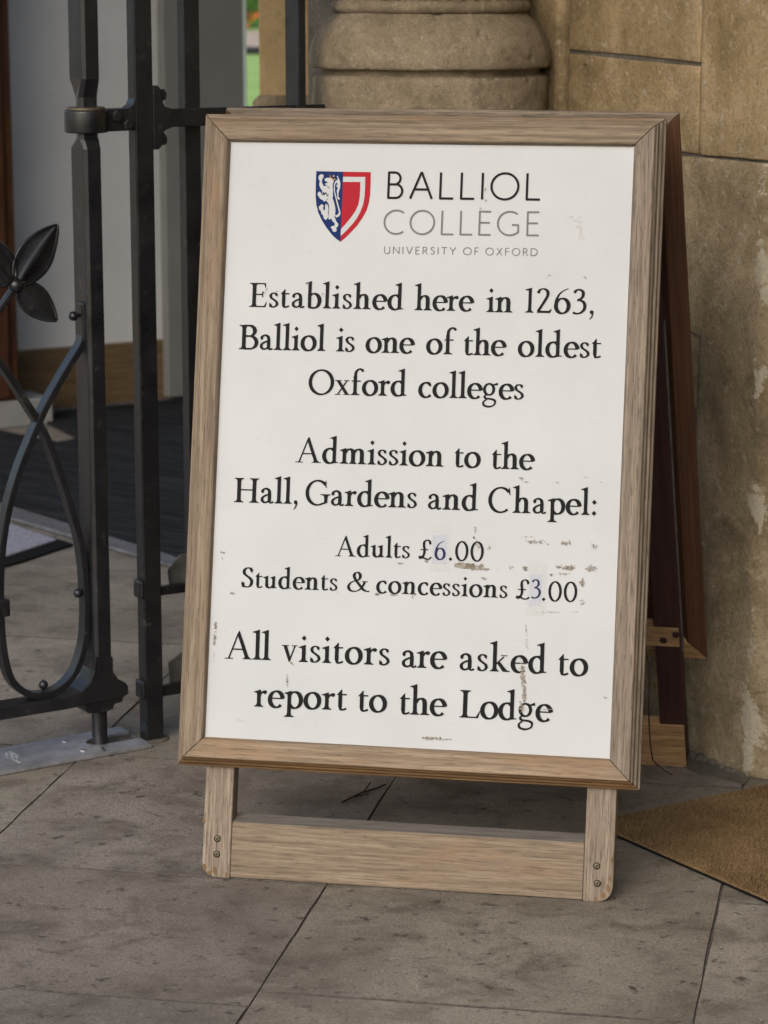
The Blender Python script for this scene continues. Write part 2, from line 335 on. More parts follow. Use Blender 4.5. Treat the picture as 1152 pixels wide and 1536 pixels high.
def G():
    g = {}
    # lower case
    g['o'] = 64, pen(arc(32, 30, 25.5, 29.5, 0, 350, 35), closed=True)
    g['c'] = 54, pen(arc(31, 30, 24.5, 29.5, 52, 318, 30)) + ball(46, 50, 5.5)
    g['e'] = 55, pen(arc(30, 30, 24, 29.5, 6, 318, 34)) + bar(9, 33.5, 55, 33.5, 4.6)
    g['b'] = 62, stem(13, 4, 95) + flag(13, 108) + pen(arc(31, 30, 24, 29.5, 142, -90, 30) + [(20, 1.5), (8, 5)])
    g['d'] = 68, stem(49, 8, 95) + flag(49, 108) + pen(arc(31, 30, 24, 29.5, 44, 300, 30) + [(50, 10)]) + quad((42.5, 12), (42.5, -1), (50, 1), (66, 2.5), (66, 5.5), (57, 6.5), (55.5, 14))
    g['p'] = 69, stem(19, -30, 50) + flag(19, 60) + foot(19, y=-33, l=11, r=12) + pen(arc(39, 30, 24, 29.5, 142, -142, 34))
    g['g'] = 65, pen(arc(28, 38, 19, 22.5, 0, 350, 35), W=12, closed=True) + pen(cr([(18, 18), (10, 9), (17, 1), (38, -1), (53, -8), (50, -24), (30, -32), (10, -27), (6, -14), (18, -3)]), W=9.5, T=6, A=.6) + pen(cr([(41, 55), (48, 57), (60, 62)]), W=7, T=6) + quad((52, 54), (64, 55), (62, 66), (50, 60))
    g['a'] = 57, pen(cr([(9, 45), (12, 54), (24, 59.5), (36, 53), (39, 42)])[:-1] + [(39, 40), (39, 20)], W=13) + stem(39, 8, 40) + ball(9.5, 46, 5.5) + pen(cr([(39, 37), (22, 31), (10, 22), (9, 11), (18, 3), (30, 5), (41, 13)]), W=12) + pen(cr([(38, 10), (42, 3), (48, 2), (56, 6)]), W=9)
    g['h'] = 72, stem(17, 0, 95) + flag(17, 108) + foot(17, l=11, r=9) + pen(cr([(19, 44), (28, 55), (40, 59), (50, 53), (53, 42)])[:-1] + [(53, 41), (53, 10)]) + stem(53, 0, 42) + foot(53, l=9, r=11)
    g['n'] = 72, stem(17, 0, 50) + flag(17, 60) + foot(17, l=11, r=9) + pen(cr([(19, 44), (28, 55), (40, 59), (50, 53), (53, 42)])[:-1] + [(53, 41), (53, 10)]) + stem(53, 0, 42) + foot(53, l=9, r=11)
    g['m'] = 108, stem(17, 0, 50) + flag(17, 60) + foot(17, l=11, r=9) + sum((pen(cr([(x - 34, 44), (x - 25, 55), (x - 13, 59), (x - 3, 53), (x, 42)])[:-1] + [(x, 41), (x, 10)]) + stem(x, 0, 42) + foot(x, l=8, r=8 + (x > 60) * 3) for x in (53, 89)), [])
    g['u'] = 68, stem(14, 18, 50) + flag(14, 59, l=11) + pen(cr([(14, 24), (16, 10), (26, 2.5), (38, 5), (50, 16)])) + stem(50, 6, 50) + flag(50, 59, l=11) + quad((43.5, 14), (43.5, -1), (51, 1), (66, 2.5), (66, 5.5), (58, 6.5), (56.5, 14))
    g['i'] = 33, stem(17, 0, 50) + flag(17, 60) + foot(17, l=10, r=9) + dot(17, 88)
    g['l'] = 33, stem(17, 0, 95) + flag(17, 108) + foot(17, l=10, r=10)
    g['k'] = 68, stem(16, 0, 95) + flag(16, 108) + foot(16, l=10, r=8) + bar(21, 27, 49, 54, 5) + quad((38, 57), (62, 57), (62, 60), (38, 60)) + quad((24, 31), (33, 38), (62, 5), (66, 0), (46, 0))+ quad((50, 0), (72, 0), (72, 3), (54, 8))
    g['r'] = 48, stem(17, 0, 50) + flag(17, 60) + foot(17, l=10, r=11) + pen(cr([(20, 42), (27, 52), (34, 56)]), W=8) + quad((27, 54), (33, 60), (42, 62), (48, 57), (45, 49), (38, 47))
    g['s'] = 41, pen(cr([(34, 49), (28, 57), (16, 58.5), (7.5, 50), (11, 39), (22, 31), (32, 23), (35, 12), (25, 2.5), (13, 2.5), (5, 13)]), W=11.5, T=5, A=.12) + quad((33, 60), (36, 44), (34, 44), (29, 55)) + quad((3, 0), (3, 19), (5.5, 19), (10, 6))
    g['t'] = 39, stem(14, 12, 58) + quad((1, 56), (18, 76), (20.5, 76), (20.5, 56)) + quad((1, 55), (38, 55), (38, 60), (4, 60)) + pen(cr([(14, 16), (16, 5), (24, 2), (38, 7)]), W=12)
    g['f'] = 44, stem(17, 0, 78) + foot(17, l=10, r=12) + quad((2, 55), (40, 55), (40, 60), (4, 60)) + pen(cr([(17, 76), (20, 95), (32, 106), (45, 104)]), W=12.5) + ball(46, 101, 6)
    g['v'] = 60, quad((6, 58), (20, 58), (35, 12), (31, -2), (28, -2)) + bar(31, 3, 50, 58, 5.2) + quad((0, 57), (27, 57), (27, 60), (0, 60)) + quad((38, 57), (60, 57), (60, 60), (38, 60))
    g['x'] = 64, quad((6, 58), (21, 58), (58, 2), (43, 2)) + bar(12, 2, 50, 58, 5.2) + quad((0, 57), (27, 57), (27, 60), (0, 60)) + quad((38, 57), (60, 57), (60, 60), (38, 60)) + quad((0, 0), (24, 0), (24, 3), (0, 3)) + quad((36, 0), (64, 0), (64, 3), (36, 3))
    # capitals
    cs = lambda x, l=11, r=11: stem(x, 0, 100, 16) + foot(x, 16, 0, l, r) + foot(x, 16, 100, l, r, -1)
    g['E'] = 74, cs(19, 12, 4) + quad((19, 0), (68, 0), (73, 22), (70.5, 22), (62, 5), (19, 5)) + quad((19, 100), (67, 100), (68, 80), (65.5, 80), (60, 95), (19, 95)) + quad((19, 50), (56, 50), (56, 55), (19, 55)) + quad((54, 40), (57, 40), (57, 66), (54, 66), (51, 53))
    g['L'] = 74, cs(19, 12, 12) + quad((19, 0), (68, 0), (75, 26), (72.5, 26), (60, 5), (19, 5))
    g['H'] = 106, cs(21, 12, 12) + cs(85, 12, 12) + bar(21, 52, 85, 52, 5)
    g['B'] = 80, cs(19, 12, 0) + pen([(18, 97.5), (40, 97.5)] + arc(40, 76, 24, 21.5, 80, -90) + [(20, 54.5)]) + pen([(20, 54.5), (44, 54.5)] + arc(44, 28.5, 28, 26, 80, -90) + [(20, 2.5)])
    g['A'] = 106, quad((46, 92), (52, 104), (55, 104), (93, 4), (78, 4)) + bar(16, 3, 50, 95, 5.5) + bar(27, 36, 74, 36, 5) + quad((0, 0), (32, 0), (32, 3), (0, 3)) + quad((68, 0), (106, 0), (106, 3), (68, 3)) + quad((10, 3), (22, 3), (17, 8)) + quad((74, 3), (98, 3), (90, 12), (76, 10))
    g['C'] = 96, pen(arc(51, 50, 43, 49.5, 42, 312, 40), W=15) + quad((87, 103), (90, 70), (87, 70), (80, 86), (82, 92))
    g['G'] = 102, pen(arc(51, 50, 43, 49.5, 42, 300, 40) + [(82, 9), (92, 16)], W=15) + quad((85, 103), (88, 72), (85, 72), (78, 87), (80, 92)) + stem(86, 10, 40, 14) + foot(86, 14, 45, 16, 12, -1)
    g['O'] = 108, pen(arc(54, 50, 46, 49.5, 0, 350, 40), W=15, closed=True)
    g['S'] = 64, pen(cr([(54, 82), (45, 96), (28, 98), (14, 86), (15, 70), (30, 57), (46, 45), (54, 29), (46, 8), (28, 2), (12, 8), (7, 24)]), W=16, T=5.5, A=.1) + quad((53, 101), (57, 74), (54, 74), (46, 93)) + quad((4, -1), (2, 30), (5, 30), (14, 9))
    # figures and marks
    g['1'] = 40, stem(21, 0, 94, 13) + foot(21, 13, l=12, r=10) + quad((27.5, 102), (1, 94), (1, 91), (14, 90), (16, 82), (27.5, 82))
    g['2'] = 64, pen(cr([(6, 80), (14, 94), (28, 98), (43, 90), (46, 74), (36, 52), (8, 6)]), W=13.5, T=4.6) + quad((2, 0), (58, 0), (64, 17), (61.5, 17), (52, 9), (8, 9))
    g['3'] = 60, pen(cr([(7, 84), (16, 95), (30, 97), (42, 88), (42, 70), (31, 59), (20, 55)]), W=13) + pen(cr([(20, 55), (38, 52), (50, 40), (50, 20), (36, 4), (18, 0), (4, 4)]), W=13.5)
    g['6'] = 68, pen(arc(35, 30, 26, 30, 0, 350, 36), closed=True) + pen(cr([(8, 32), (11, 56), (24, 80), (42, 94), (58, 101)]), W=13, T=4.5, A=.35, taper=lambda t: 1 - .35 * t)
    g['0'] = 68, pen(arc(34, 48, 27, 47.5, 0, 350, 40), W=13, closed=True)
    g['£'] = 66, pen(cr([(58, 80), (52, 93), (40, 97), (28, 88), (26, 70), (29, 50), (27, 26), (16, 7), (8, 6), (7, 14), (18, 13), (34, 4), (50, 2), (64, 12)]), W=12, T=5.5) + bar(10, 49, 48, 49, 5) + ball(56, 80, 5.5)
    g['&'] = 108, pen(cr([(46, 54), (60, 66), (62, 84), (52, 96), (40, 94), (34, 80), (40, 62), (60, 34), (82, 8), (106, 2)]), W=14, T=5, A=.2) + pen(cr([(50, 58), (22, 46), (9, 26), (16, 7), (36, 1), (58, 8), (76, 30), (84, 50)]), W=13, T=5, A=.3) + quad((70, 50), (98, 50), (98, 53.5), (70, 53.5))
    g[','] = 26, ball(13, 7, 8) + quad((6, 4), (20, 11), (21, 2), (16, -14), (6, -24), (4, -22), (12, -10), (13, 0))
    g['.'] = 25, dot(12, 7, 8.5)
    g[':'] = 28, dot(13, 7, 9) + dot(13, 51, 9)
    return g
def SANS(t):
    g = {}; b = bar; a = lambda *k: pen(arc(*k), W=t, T=t)
    g['B'] = 62, b(6, 0, 6, 100, t) + b(4, 98, 28, 98, t) + b(4, 53, 32, 53, t) + b(4, 2, 34, 2, t) + a(28, 75.5, 21, 22.5, 90, -90) + a(33, 27.5, 24, 25.5, 90, -90)
    g['A'] = 88, b(4, 0, 44, 101, t) + b(44, 101, 84, 0, t) + b(19, 35, 69, 35, t)
    g['L'] = 56, b(6, 0, 6, 100, t) + b(4, 2, 54, 2, t)
    g['I'] = 13, b(6, 0, 6, 100, t)
    g['O'] = 108, pen(arc(54, 50, 49, 49, 0, 352, 44), W=t, T=t, closed=True)
    g['C'] = 86, a(53, 50, 49, 49, 52, 308, 40)
    g['E'] = 56, b(6, 0, 6, 100, t) + b(4, 98, 52, 98, t) + b(4, 52, 48, 52, t) + b(4, 2, 53, 2, t)
    g['G'] = 98, pen(arc(53, 50, 49, 49, 52, 312, 40) + [(88, 16)], W=t, T=t) + b(88, 13, 88, 44, t) + b(62, 44, 90, 44, t)
    g['U'] = 78, b(6, 100, 6, 36, t) + b(72, 100, 72, 36, t) + a(39, 36, 33, 35, 180, 360)
    g['N'] = 84, b(6, 0, 6, 100, t) + b(78, 0, 78, 100, t) + b(6, 98, 78, 3, t)
    g['V'] = 80, b(3, 100, 40, 0, t) + b(77, 100, 40, 0, t)
    g['R'] = 64, b(6, 0, 6, 100, t) + b(4, 98, 30, 98, t) + b(4, 50, 30, 50, t) + a(30, 74, 22, 24, 90, -90) + b(28, 50, 62, 0, t)
    g['S'] = 54, pen(cr([(46, 86), (36, 97), (20, 96), (9, 84), (11, 66), (27, 54), (43, 42), (48, 24), (38, 6), (22, 2), (5, 14)]), W=t, T=t)
    g['T'] = 70, b(35, 0, 35, 98, t) + b(2, 98, 68, 98, t)
    g['Y'] = 74, b(37, 0, 37, 46, t) + b(37, 44, 3, 100, t) + b(37, 44, 71, 100, t)
    g['F'] = 52, b(6, 0, 6, 100, t) + b(4, 98, 50, 98, t) + b(4, 52, 46, 52, t)
    g['X'] = 76, b(4, 0, 70, 100, t) + b(6, 100, 72, 0, t)
    g['D'] = 90, b(6, 0, 6, 100, t) + b(4, 98, 40, 98, t) + b(4, 2, 40, 2, t) + a(38, 50, 48, 48, 90, -90)
    return g
def word(glyphs, txt, gap):
    """polygons of one word, its ink running from x = 0 to the returned width"""
    x = 0; out = []
    for ch in txt:
        adv, polys = glyphs[ch]
        out += [[(px + x, py) for px, py in p] for p in polys]; x += adv + gap
    xs = [p[0] for q in out for p in q]; lo, hi = min(xs), max(xs)
    return [[(px - lo, py) for px, py in q] for q in out], hi - lo
# ================================================================ SETTING
def sheet(name, pts, z, m, kind=None, parent=None):
    b = MB(); b.face([V(p[0], p[1], z) for p in pts]); o = b.build(name, m, parent)
    if kind: o['kind'] = kind
    return o
sheet('ground', [(-300, -300), (300, -300), (300, 300), (-300, 300)], -.0026, M['joint'], 'structure')
sheet('lawn', [(-12, 14), (12, 14), (12, 45.5), (-12, 45.5)], -.001, M['lawn'], 'structure')
sheet('bounce_sheet', [(-30, -6), (-3.0, -6), (-3.0, 13.9), (-30, 13.9)], .004, M['gravel'], 'structure')  # unseen pale sheet added to bounce light into the ironwork's left faces
sheet('lawn', [(-12, 60), (12, 60), (12, 64), (-12, 64)], -.001, M['lawn'], 'structure')
sheet('garden_path', [(-12, 46), (12, 46), (12, 59.5), (-12, 59.5)], -.001, M['gravel'], 'structure')

# paving: separate worn slabs with open joints, one sheet of stone
E1 = V(.1908, .9816, 0); E2 = V(.9816, -.1908, 0)
def slabs():
    e = lambda px, py: (floor(px, py).dot(E1), floor(px, py).dot(E2))
    c0, c1, c2 = e(0, 1250)[1], e(358, 1533)[1], e(1040, 1536)[1]
    cols = [c0 - 1.3, c0 - .6, c0, c1, c2, c2 + .62, c2 + 1.2, c2 + 1.9]
    k01 = [e(150, 1305)[0], e(100, 1489)[0], e(240, 1138)[0], e(150, 979)[0]]
    k12 = [e(590, 1501)[0], e(575, 1152)[0]]
    br = {2: sorted(k01), 3: sorted(k12)}
    b = MB(); tints = []
    rnd = random.Random(11)
    xs = [cols[0] - .65 * k for k in range(5, 0, -1)] + cols + [cols[-1] + .65 * k for k in range(1, 6)]
    for i in range(len(xs) - 1):
        u0, u1 = xs[i], xs[i + 1]
        ci = i - 5
        ks = list(br.get(ci, [3.0 + rnd.uniform(-.3, .3)]))
        while ks[0] > -1.5: ks.insert(0, ks[0] - rnd.uniform(.5, .85))
        while ks[-1] < 9.5: ks.append(ks[-1] + rnd.uniform(.55, .9))
        for a, z in zip(ks, ks[1:]):
            g = .0008 + rnd.uniform(0, .0005); t = rnd.uniform(.88, 1.14); tt = (t * rnd.uniform(.98, 1.03), t, t * rnd.uniform(.95, 1.03)); dz = rnd.uniform(-.0006, .0006)
            # slightly wandering edges
            ring = []
            for (p, q) in (((a, u0), (a, u1)), ((a, u1), (z, u1)), ((z, u1), (z, u0)), ((z, u0), (a, u0))):
                for s in range(14):
                    f = s / 14; j = rnd.uniform(-.0007, .0016) if s else 0
                    ring.append((p[0] + (q[0] - p[0]) * f, p[1] + (q[1] - p[1]) * f, j))
            ce = ((a + z) / 2, (u0 + u1) / 2)
            def inset(r, d): 
                dx = max(-1, min(1, (r[0] - ce[0]) / ((z - a) / 2))); dy = max(-1, min(1, (r[1] - ce[1]) / ((u1 - u0) / 2)))
                ex = d * 2.2 + r[2] if abs(dx) > .98 else 0; ey = d + r[2] if abs(dy) > .98 else 0
                return E1 * (r[0] - math.copysign(ex, dx)) + E2 * (r[1] - math.copysign(ey, dy))
            top = [inset(r, g + .0004) + UP * dz for r in ring]; edge = [inset(r, g) + UP * (dz - .0008) for r in ring]; low = [inset(r, g) - UP * .0045 for r in ring]
            b.face(top, None, 0); tints.append(tt)
            for k in range(len(ring)):
                k2 = (k + 1) % len(ring)
                b.face([edge[k], edge[k2], top[k2], top[k]], None, 1); tints.append(tt)
                b.face([low[k], low[k2], edge[k2], edge[k]], None, 1); tints.append(tt)
    o = b.build('pavement', [M['paving'], M['joint']], weld=False); o['kind'] = 'structure'
    at = o.data.attributes.new('tint', 'FLOAT_COLOR', 'FACE')
    for d, t in zip(at.data, tints): d.color = (*t, 1)
slabs()

# unseen gatehouse over the passage, its vault and walls shaped to set the light
gh = thing('gatehouse', (0, 6, 0), 'unseen stone gatehouse, vault and side walls shaped to shade the entrance passage', 'building')
b = MB(); b.box(V(0, 0, 0), V(1, 0, 0), V(0, 1, 0), UP, (-3.2, 9), (2.5, 5.0), (3.3, 6.0)); b.build('vault', M['jamb'], gh)
b = MB(); b.box(V(0, 0, 0), V(1, 0, 0), V(0, 1, 0), UP, (1.55, 2.3), (.4, 4.1), (0, 3.3)); b.build('unseen_side_wall', M['column'], gh)  # unseen wall added to darken what the right iron facets reflect
b = MB(); b.box(V(0, 0, 0), V(1, 0, 0), V(0, 1, 0), UP, (2.4, 3.0), (4.6, 11), (0, 3.3)); b.build('unseen_side_wall', M['jamb'], gh)

# ---- wall on the right: ashlar pier running back into the passage
WD, WS = gfl(1122, 1167)                                # where its corner meets the floor, in gate-line coordinates
def WP(s, d, z): return GP(WD + d, s, z)                # s along the passage, d into the wall
from mathutils import noise as mnoise
def fract(p, sc, oct=4):
    v = 0; a = 1
    for _ in range(oct): v += a * mnoise.noise(p * sc); sc *= 2.1; a *= .55
    return v
def weather(o, amp=.002, sc=9, pit=.004, smooth=True):
    off = wloc(o); me = o.data; me.update(); nr = [v.normal.copy() for v in me.vertices]
    for v, n_ in zip(me.vertices, nr):
        p = v.co + off; d = fract(p, sc) * amp
        q = fract(p + V(7, 3, 1), sc * 2.4, 3); d -= max(0, q - .55) * pit * 2.2
        v.co += n_ * d
    for pl_ in me.polygons: pl_.use_smooth = True
def dense(prof, k):
    out = []
    for a, c in zip(prof, prof[1:]):
        m_ = max(1, int(math.hypot(c[0] - a[0], c[1] - a[1]) / k))
        out += [(a[0] + (c[0] - a[0]) * i / m_, a[1] + (c[1] - a[1]) * i / m_) for i in range(m_)]
    return out + [prof[-1]]
def flake(o, f):
    bm = bmesh.new(); bm.from_mesh(o.data)
    for _ in range(8):
        es = [e for e in bm.edges if e.calc_length() > .018]
        if not es: break
        bmesh.ops.subdivide_edges(bm, edges=es, cuts=1, use_grid_fill=True)
    bm.to_mesh(o.data); bm.free()
    weather(o, .0016, 14, .004)
    at = o.data.attributes.new('flake', 'FLOAT', 'POINT'); off = wloc(o)
    for v, d in zip(o.data.vertices, at.data): d.value = f(v.co + off)
pier = thing('ashlar_wall', WP(-.45, .1, 0), 'tan ashlar stone wall with flaking corner behind the sign board', 'wall')
def wpoly(out, depth=.35, name='stone_block', mt='ashlar', dd=0):
    b = MB(); b.prism(out, WP(0, dd, 0), GB, UP, GA, 0, depth); o = b.build(name, M[mt], pier); return o
Q = gfl(1152, 1171); qd, qs = Q[0] - WD, Q[1] - WS
def fk(p):
    s = (p - PV).dot(GB); z = p.z
    e = max(0, 1 - abs(s - (WS + .004)) / .030) * (.235 if z < 1.02 else 0) * (0.55 + .45 * math.sin(z * 9 + 1) * math.sin(z * 23))
    return e + (.012 if z < 1.0 else 0)
# lower course: turns the corner
b = MB(); foot_ = [(WS, 0), (.75, 0), (.75, .5), (WS + qs * 12, qd * 12 + .5), (WS + qs * 12, qd * 12)]
ft = [(WS, 0.0), (.75, 0.0), (.75, 1.6), (WS - .15, 1.6), (WS + qs * 11, qd * 11)]
b.prism(ft, WP(0, 0, 0), GB, GA, UP, 0, 1.0125); o = b.build('stone_block', M['ashlar_dull'], pier, bevel=.004); flake(o, fk); o['label'] = 'grimy lower stone with pale flaking patches along its corner'
def block(s0, s1, z0, z1, dd=0, mt='ashlar'):
    b = MB(); g = .0022
    b.prism([(s0 + g, z0 + g), (s1 - g, z0 + g), (s1 - g, z1 - g), (s0 + g, z1 - g)], WP(0, dd, 0), GB, UP, GA, 0, .35)
    o = b.build('stone_block', M[mt], pier, bevel=.003); flake(o, lambda p: 0)
def qblock(pts, mt='ashlar', dd=0):
    b = MB(); b.prism(pts, WP(0, dd, 0), GB, UP, GA, 0, .35); o = b.build('stone_block', M[mt], pier, bevel=.003); flake(o, lambda p: 0)
qblock([(-.5450, 1.0170), (-.1745, 1.0170), (-.1745, 1.1705), (-.5450, 1.1590)])
qblock([(-.5450, 1.1655), (-.1745, 1.1770), (-.1745, 1.72), (-.5450, 1.72)], dd=.001)
qblock([(-1.15, 1.017), (-.5515, 1.017), (-.5515, 1.72), (-1.15, 1.72)], dd=-.001)
for z0_, z1_ in ((1.726, 2.22), (2.226, 2.75), (2.756, 3.295)):
    cut = -.62 if z0_ < 2 or z0_ > 2.5 else -.42
    qblock([(cut + .003, z0_), (-.1745, z0_), (-.1745, z1_), (cut + .003, z1_)]); qblock([(-1.15, z0_), (cut - .003, z0_), (cut - .003, z1_), (-1.15, z1_)])
b = MB(); b.prism([(-1.12, 1.0), (.75, 1.0), (.75, 3.29), (-1.12, 3.29)], WP(0, .006, 0), GB, UP, GA, 0, .3); b.build('mortar', M['mortar'], pier)
# patch stone let into the lower course, and the crack of mortar along it
b = MB()
for (p, q) in (((1036, 497), (1051, 505)), ((1051, 505), (1049, 560)), ((1049, 560), (1047, 612)), ((1047, 612), (1040, 614)), ((1045, 612), (1043, 700))):
    P0, P1 = [onplane(*t, WP(0, 0, 0), GA) - GA * .0012 for t in (p, q)]
    d = (P1 - P0).normalized(); nn_ = d.cross(GA).normalized() * .0016
    b.face([P0 + nn_, P0 - nn_, P1 - nn_, P1 + nn_])
b.build('mortar_crack', M['joint'], pier, weld=False)
# pale mortar smeared along the foot of the wall
b = MB(); rr = random.Random(3)
for k in range(46):
    f = k / 45; s = WS + .004 + f * .20; h = .006 + .016 * rr.random() ** 2 + (.012 if .55 < f < .95 else 0) * rr.random()
    b.ball(WP(s, -.001 + rr.uniform(-.003, .002), .0), h * .5, UP, 7, sq=rr.uniform(.5, 1.1))
b.build('mortar_fillet', M['mortar'], pier)
b = MB(); b.prism([(WS - .03, -.03), (WS - .004, .0), (-.50, -.002), (-.47, -.055), (-.56, -.05), (-.66, -.06)], WP(0, 0, 0), GB, GA, UP, .0008, .0022); b.build('mortar_smear', M['mortar'], pier, bevel=.001)

# ---- engaged column with moulded base
cx, cy = .0812, 4.75; cR = .2134
def colz(py): return zat(py, cy - cR)
colm = thing('stone_column', (cx, cy, 0), 'round engaged stone column with a bulging moulded base above the sign', 'column')
co = V(cx, cy, 0)
zb = colz(107)
px2r = lambda px: (px - 645) / FPX * 4.67
b = MB()
b.lathe([(.2065, 0), (.2065, .9)] + dense([(.2065, .91), (.2065, zb - .018), (.203, zb - .013), (.192, zb - .010), (.190, zb + .012)], .006) + [(0, zb + .013)], co, n=200); weather(b.build('plinth', M['column'], colm), .002, 14, .005)
z = lambda y: zat(y, cy - .1)
b = MB(); b.lathe(dense([(.188, zb + .001), (.2115, zb + .001), (.2135, zb + .010), (.2125, zb + .026), (.208, zb + .043), (.200, zb + .059), (.190, zb + .073), (.180, zb + .083), (.1715, zb + .090), (.168, zb + .094), (.15, zb + .095)], .004), co, n=260)
tor = b.build('torus_moulding', M['column'], colm); weather(tor, .0015, 18, .007)
b = MB(); b.lathe(dense([(.160, zb + .0935), (.1685, zb + .0945), (.1735, zb + .1000), (.1745, zb + .1065), (.172, zb + .113), (.166, zb + .1165), (.14, zb + .117)], .004), co, n=260); weather(b.build('upper_moulding', M['column'], colm), .0016, 20, .005)
b = MB()
for k in range(44):
    a = R(360 * k / 44); p = co + V(math.cos(a) * .162, math.sin(a) * .162, zb + .127); b.ball(p, .0100, UP, 10, sq=1.9)
b.build('carved_collar', M['column'], colm)
b = MB(); b.lathe([(.150, zb + .11), (.150, 3.4)], co, n=64); b.build('shaft', M['column'], colm)
b = MB(); b.box(WP(0, 0, 0), GB, GA, UP, (-.170, .3), (-.016, .3), (1.016, 3.3)); b.build('backing_stone', M['ashlar'], colm, bevel=.012)
# iron socket where the screen's top rail enters the plinth

# ---- golden stone jamb further in
jy = 5.7; jx0 = xat(388, jy, 1.2)
jam = thing('stone_jamb', (jx0 + .1, jy + .2, 0), 'plain golden stone door jamb beside the view to the lawn', 'wall')
b = MB(); b.box(V(jx0, jy, 0), V(1, 0, 0), V(0, 1, 0), UP, (0, .5), (0, .35), (0, 3.3)); b.build('shaft_block', M['jamb'], jam, bevel=.004)
zt = zat(143, jy)
b = MB(); x0 = xat(374, jy - .03, zt) - jx0
b.prism([(x0, 0), (.52, 0), (.52, zt), (.0, zt), (x0 + .006, zt - .012)], V(jx0, jy - .03, 0), V(1, 0, 0), UP, V(0, 1, 0), 0, .4); b.build('base_block', M['column'], jam, bevel=.003)

# ---- lodge wall, skirting, door
LW = floor(180, 608.5)
def LP(s, b_, z_): return LW + GA * s + GB * b_ + UP * z_
def lpx(px, py):
    p = onplane(px, py, LW, GB); return ((p - LW).dot(GA), p.z)
lw = thing('lodge_wall', LP(0, 0, 0), 'smooth grey plaster wall with oak skirting behind the gate', 'wall')
s_end = lpx(305, 100)[0]; zs1 = lpx(156, 516)[1]; zs0 = .001
b = MB(); b.box(LP(0, 0, 0), GA, GB, UP, (-1.6, s_end), (.012, .2), (0, 3.3)); b.build('plaster_face', M['plaster'], lw)
b = MB(); b.box(LP(0, 0, 0), GA, GB, UP, (-1.2, s_end + .02), (-.012, .014), (zs0, zs1)); b.build('skirting_board', M['skirt'], lw, bevel=.004)
b = MB(); b.box(LP(0, 0, 0), GA, GB, UP, (-1.2, s_end + .02), (-.020, -.0125), (.0015, .0125)); b.build('floor_trim', M['strip'], lw)
dr = thing('lodge_door', LP(s_end + .1, -.02, 0), 'dark grey open door leaf with pale glass edge beside the lawn view', 'door')
s2 = lpx(358, 100)[0]
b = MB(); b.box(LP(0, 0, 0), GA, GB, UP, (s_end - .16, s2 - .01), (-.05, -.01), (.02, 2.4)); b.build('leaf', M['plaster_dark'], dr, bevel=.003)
m, n, bb = mat('glass_edge', .1, .5); bb.inputs['Base Color'].default_value = (.62, .74, .68, 1); M['glassedge'] = m
b = MB(); b.box(LP(0, 0, 0), GA, GB, UP, (s2 - .010, s2), (-.052, -.012), (.02, 2.4)); b.build('glass_edge', M['glassedge'], dr)

# brown timber door post on its pale block
fp = floor(80, 636)
def BPX(px, py): 
    p = onplane(px, py, fp, GB); return ((p - fp).dot(GA), p.z)
pb = thing('stone_plinth_block', fp + GA * -.15, 'pale painted plinth block under the brown timber post', 'block')
b = MB(); b.box(fp, GA, GB, UP, (-.6, 0), (0, .16), (0, BPX(40, 600)[1])); b.build('block', M['plaster_mid'], pb, bevel=.004)
dp = thing('timber_post', fp + GA * -.25 + UP * BPX(40, 600)[1], 'reddish brown timber door post on a pale block at far left', 'post')
b = MB(); b.box(fp, GA, UP, GB, (-.5, BPX(24, 300)[0]), (BPX(40, 600)[1] + .0005, 33.29), (.012, .14), 1); b.build('post', M['doorwood'], dp, bevel=.006)
b = MB(); b.box(fp, GA, UP, GB, (-.5, BPX(8, 300)[0]), (BPX(40, 600)[1] + .01, 3.28), (-.004, .011), 1); b.build('architrave', M['doorwood'], dp, bevel=.006)

# ---- floor coverings
def fpoly(name, px, z0, z1, m, lab=None, cat=None, bevel=.002):
    pts = [floor(*p) for p in px]; c = sum(pts, V(0, 0, 0)) / len(pts)
    b = MB(); b.prism([(p.x, p.y) for p in pts], V(0, 0, 0), V(1, 0, 0), V(0, 1, 0), UP, z0, z1)
    return props(b.build(name, m, at=(c.x, c.y, 0), bevel=bevel), lab, cat)
fpoly('carpet', [(-90, 634), (0, 649), (86, 667), (118, 661), (70, 637), (84, 621), (330, 597), (420, 600), (420, 900), (256, 838), (18, 764), (-90, 730)], .0015, .009, M['carpet'], 'dark striped entrance carpet inside the gate', 'carpet')
ts = thing('threshold_strip', floor(110, 806), 'worn metal threshold strip along the front edge of the dark carpet', 'threshold')
pts = [floor(*p) for p in ((-90, 730), (18, 765), (256, 839), (420, 901), (420, 918), (256, 853), (18, 783), (-90, 750))]
b = MB(); b.prism([(p.x, p.y) for p in pts], V(0, 0, 0), V(1, 0, 0), V(0, 1, 0), UP, .0013, .011); b.build('strip', M['strip'], ts, bevel=.003)
gm = thing('door_mat', floor(20, 815), 'small lilac grey door mat with black rubber edge behind the gate scroll', 'mat')
pts = [floor(*p) for p in ((-70, 760), (15, 788), (110, 819), (30, 846), (-70, 873))]
b = MB(); b.prism([(p.x, p.y) for p in pts], V(0, 0, 0), V(1, 0, 0), V(0, 1, 0), UP, .001, .006); b.build('rubber_edge', M['black'], gm, bevel=.002)
pts = [floor(*p) for p in ((-70, 764), (14, 791), (86, 815), (16, 838), (-70, 862))]
b = MB(); b.prism([(p.x, p.y) for p in pts], V(0, 0, 0), V(1, 0, 0), V(0, 1, 0), UP, .0055, .011); b.build('pile', M['greymat'], gm, bevel=.003)

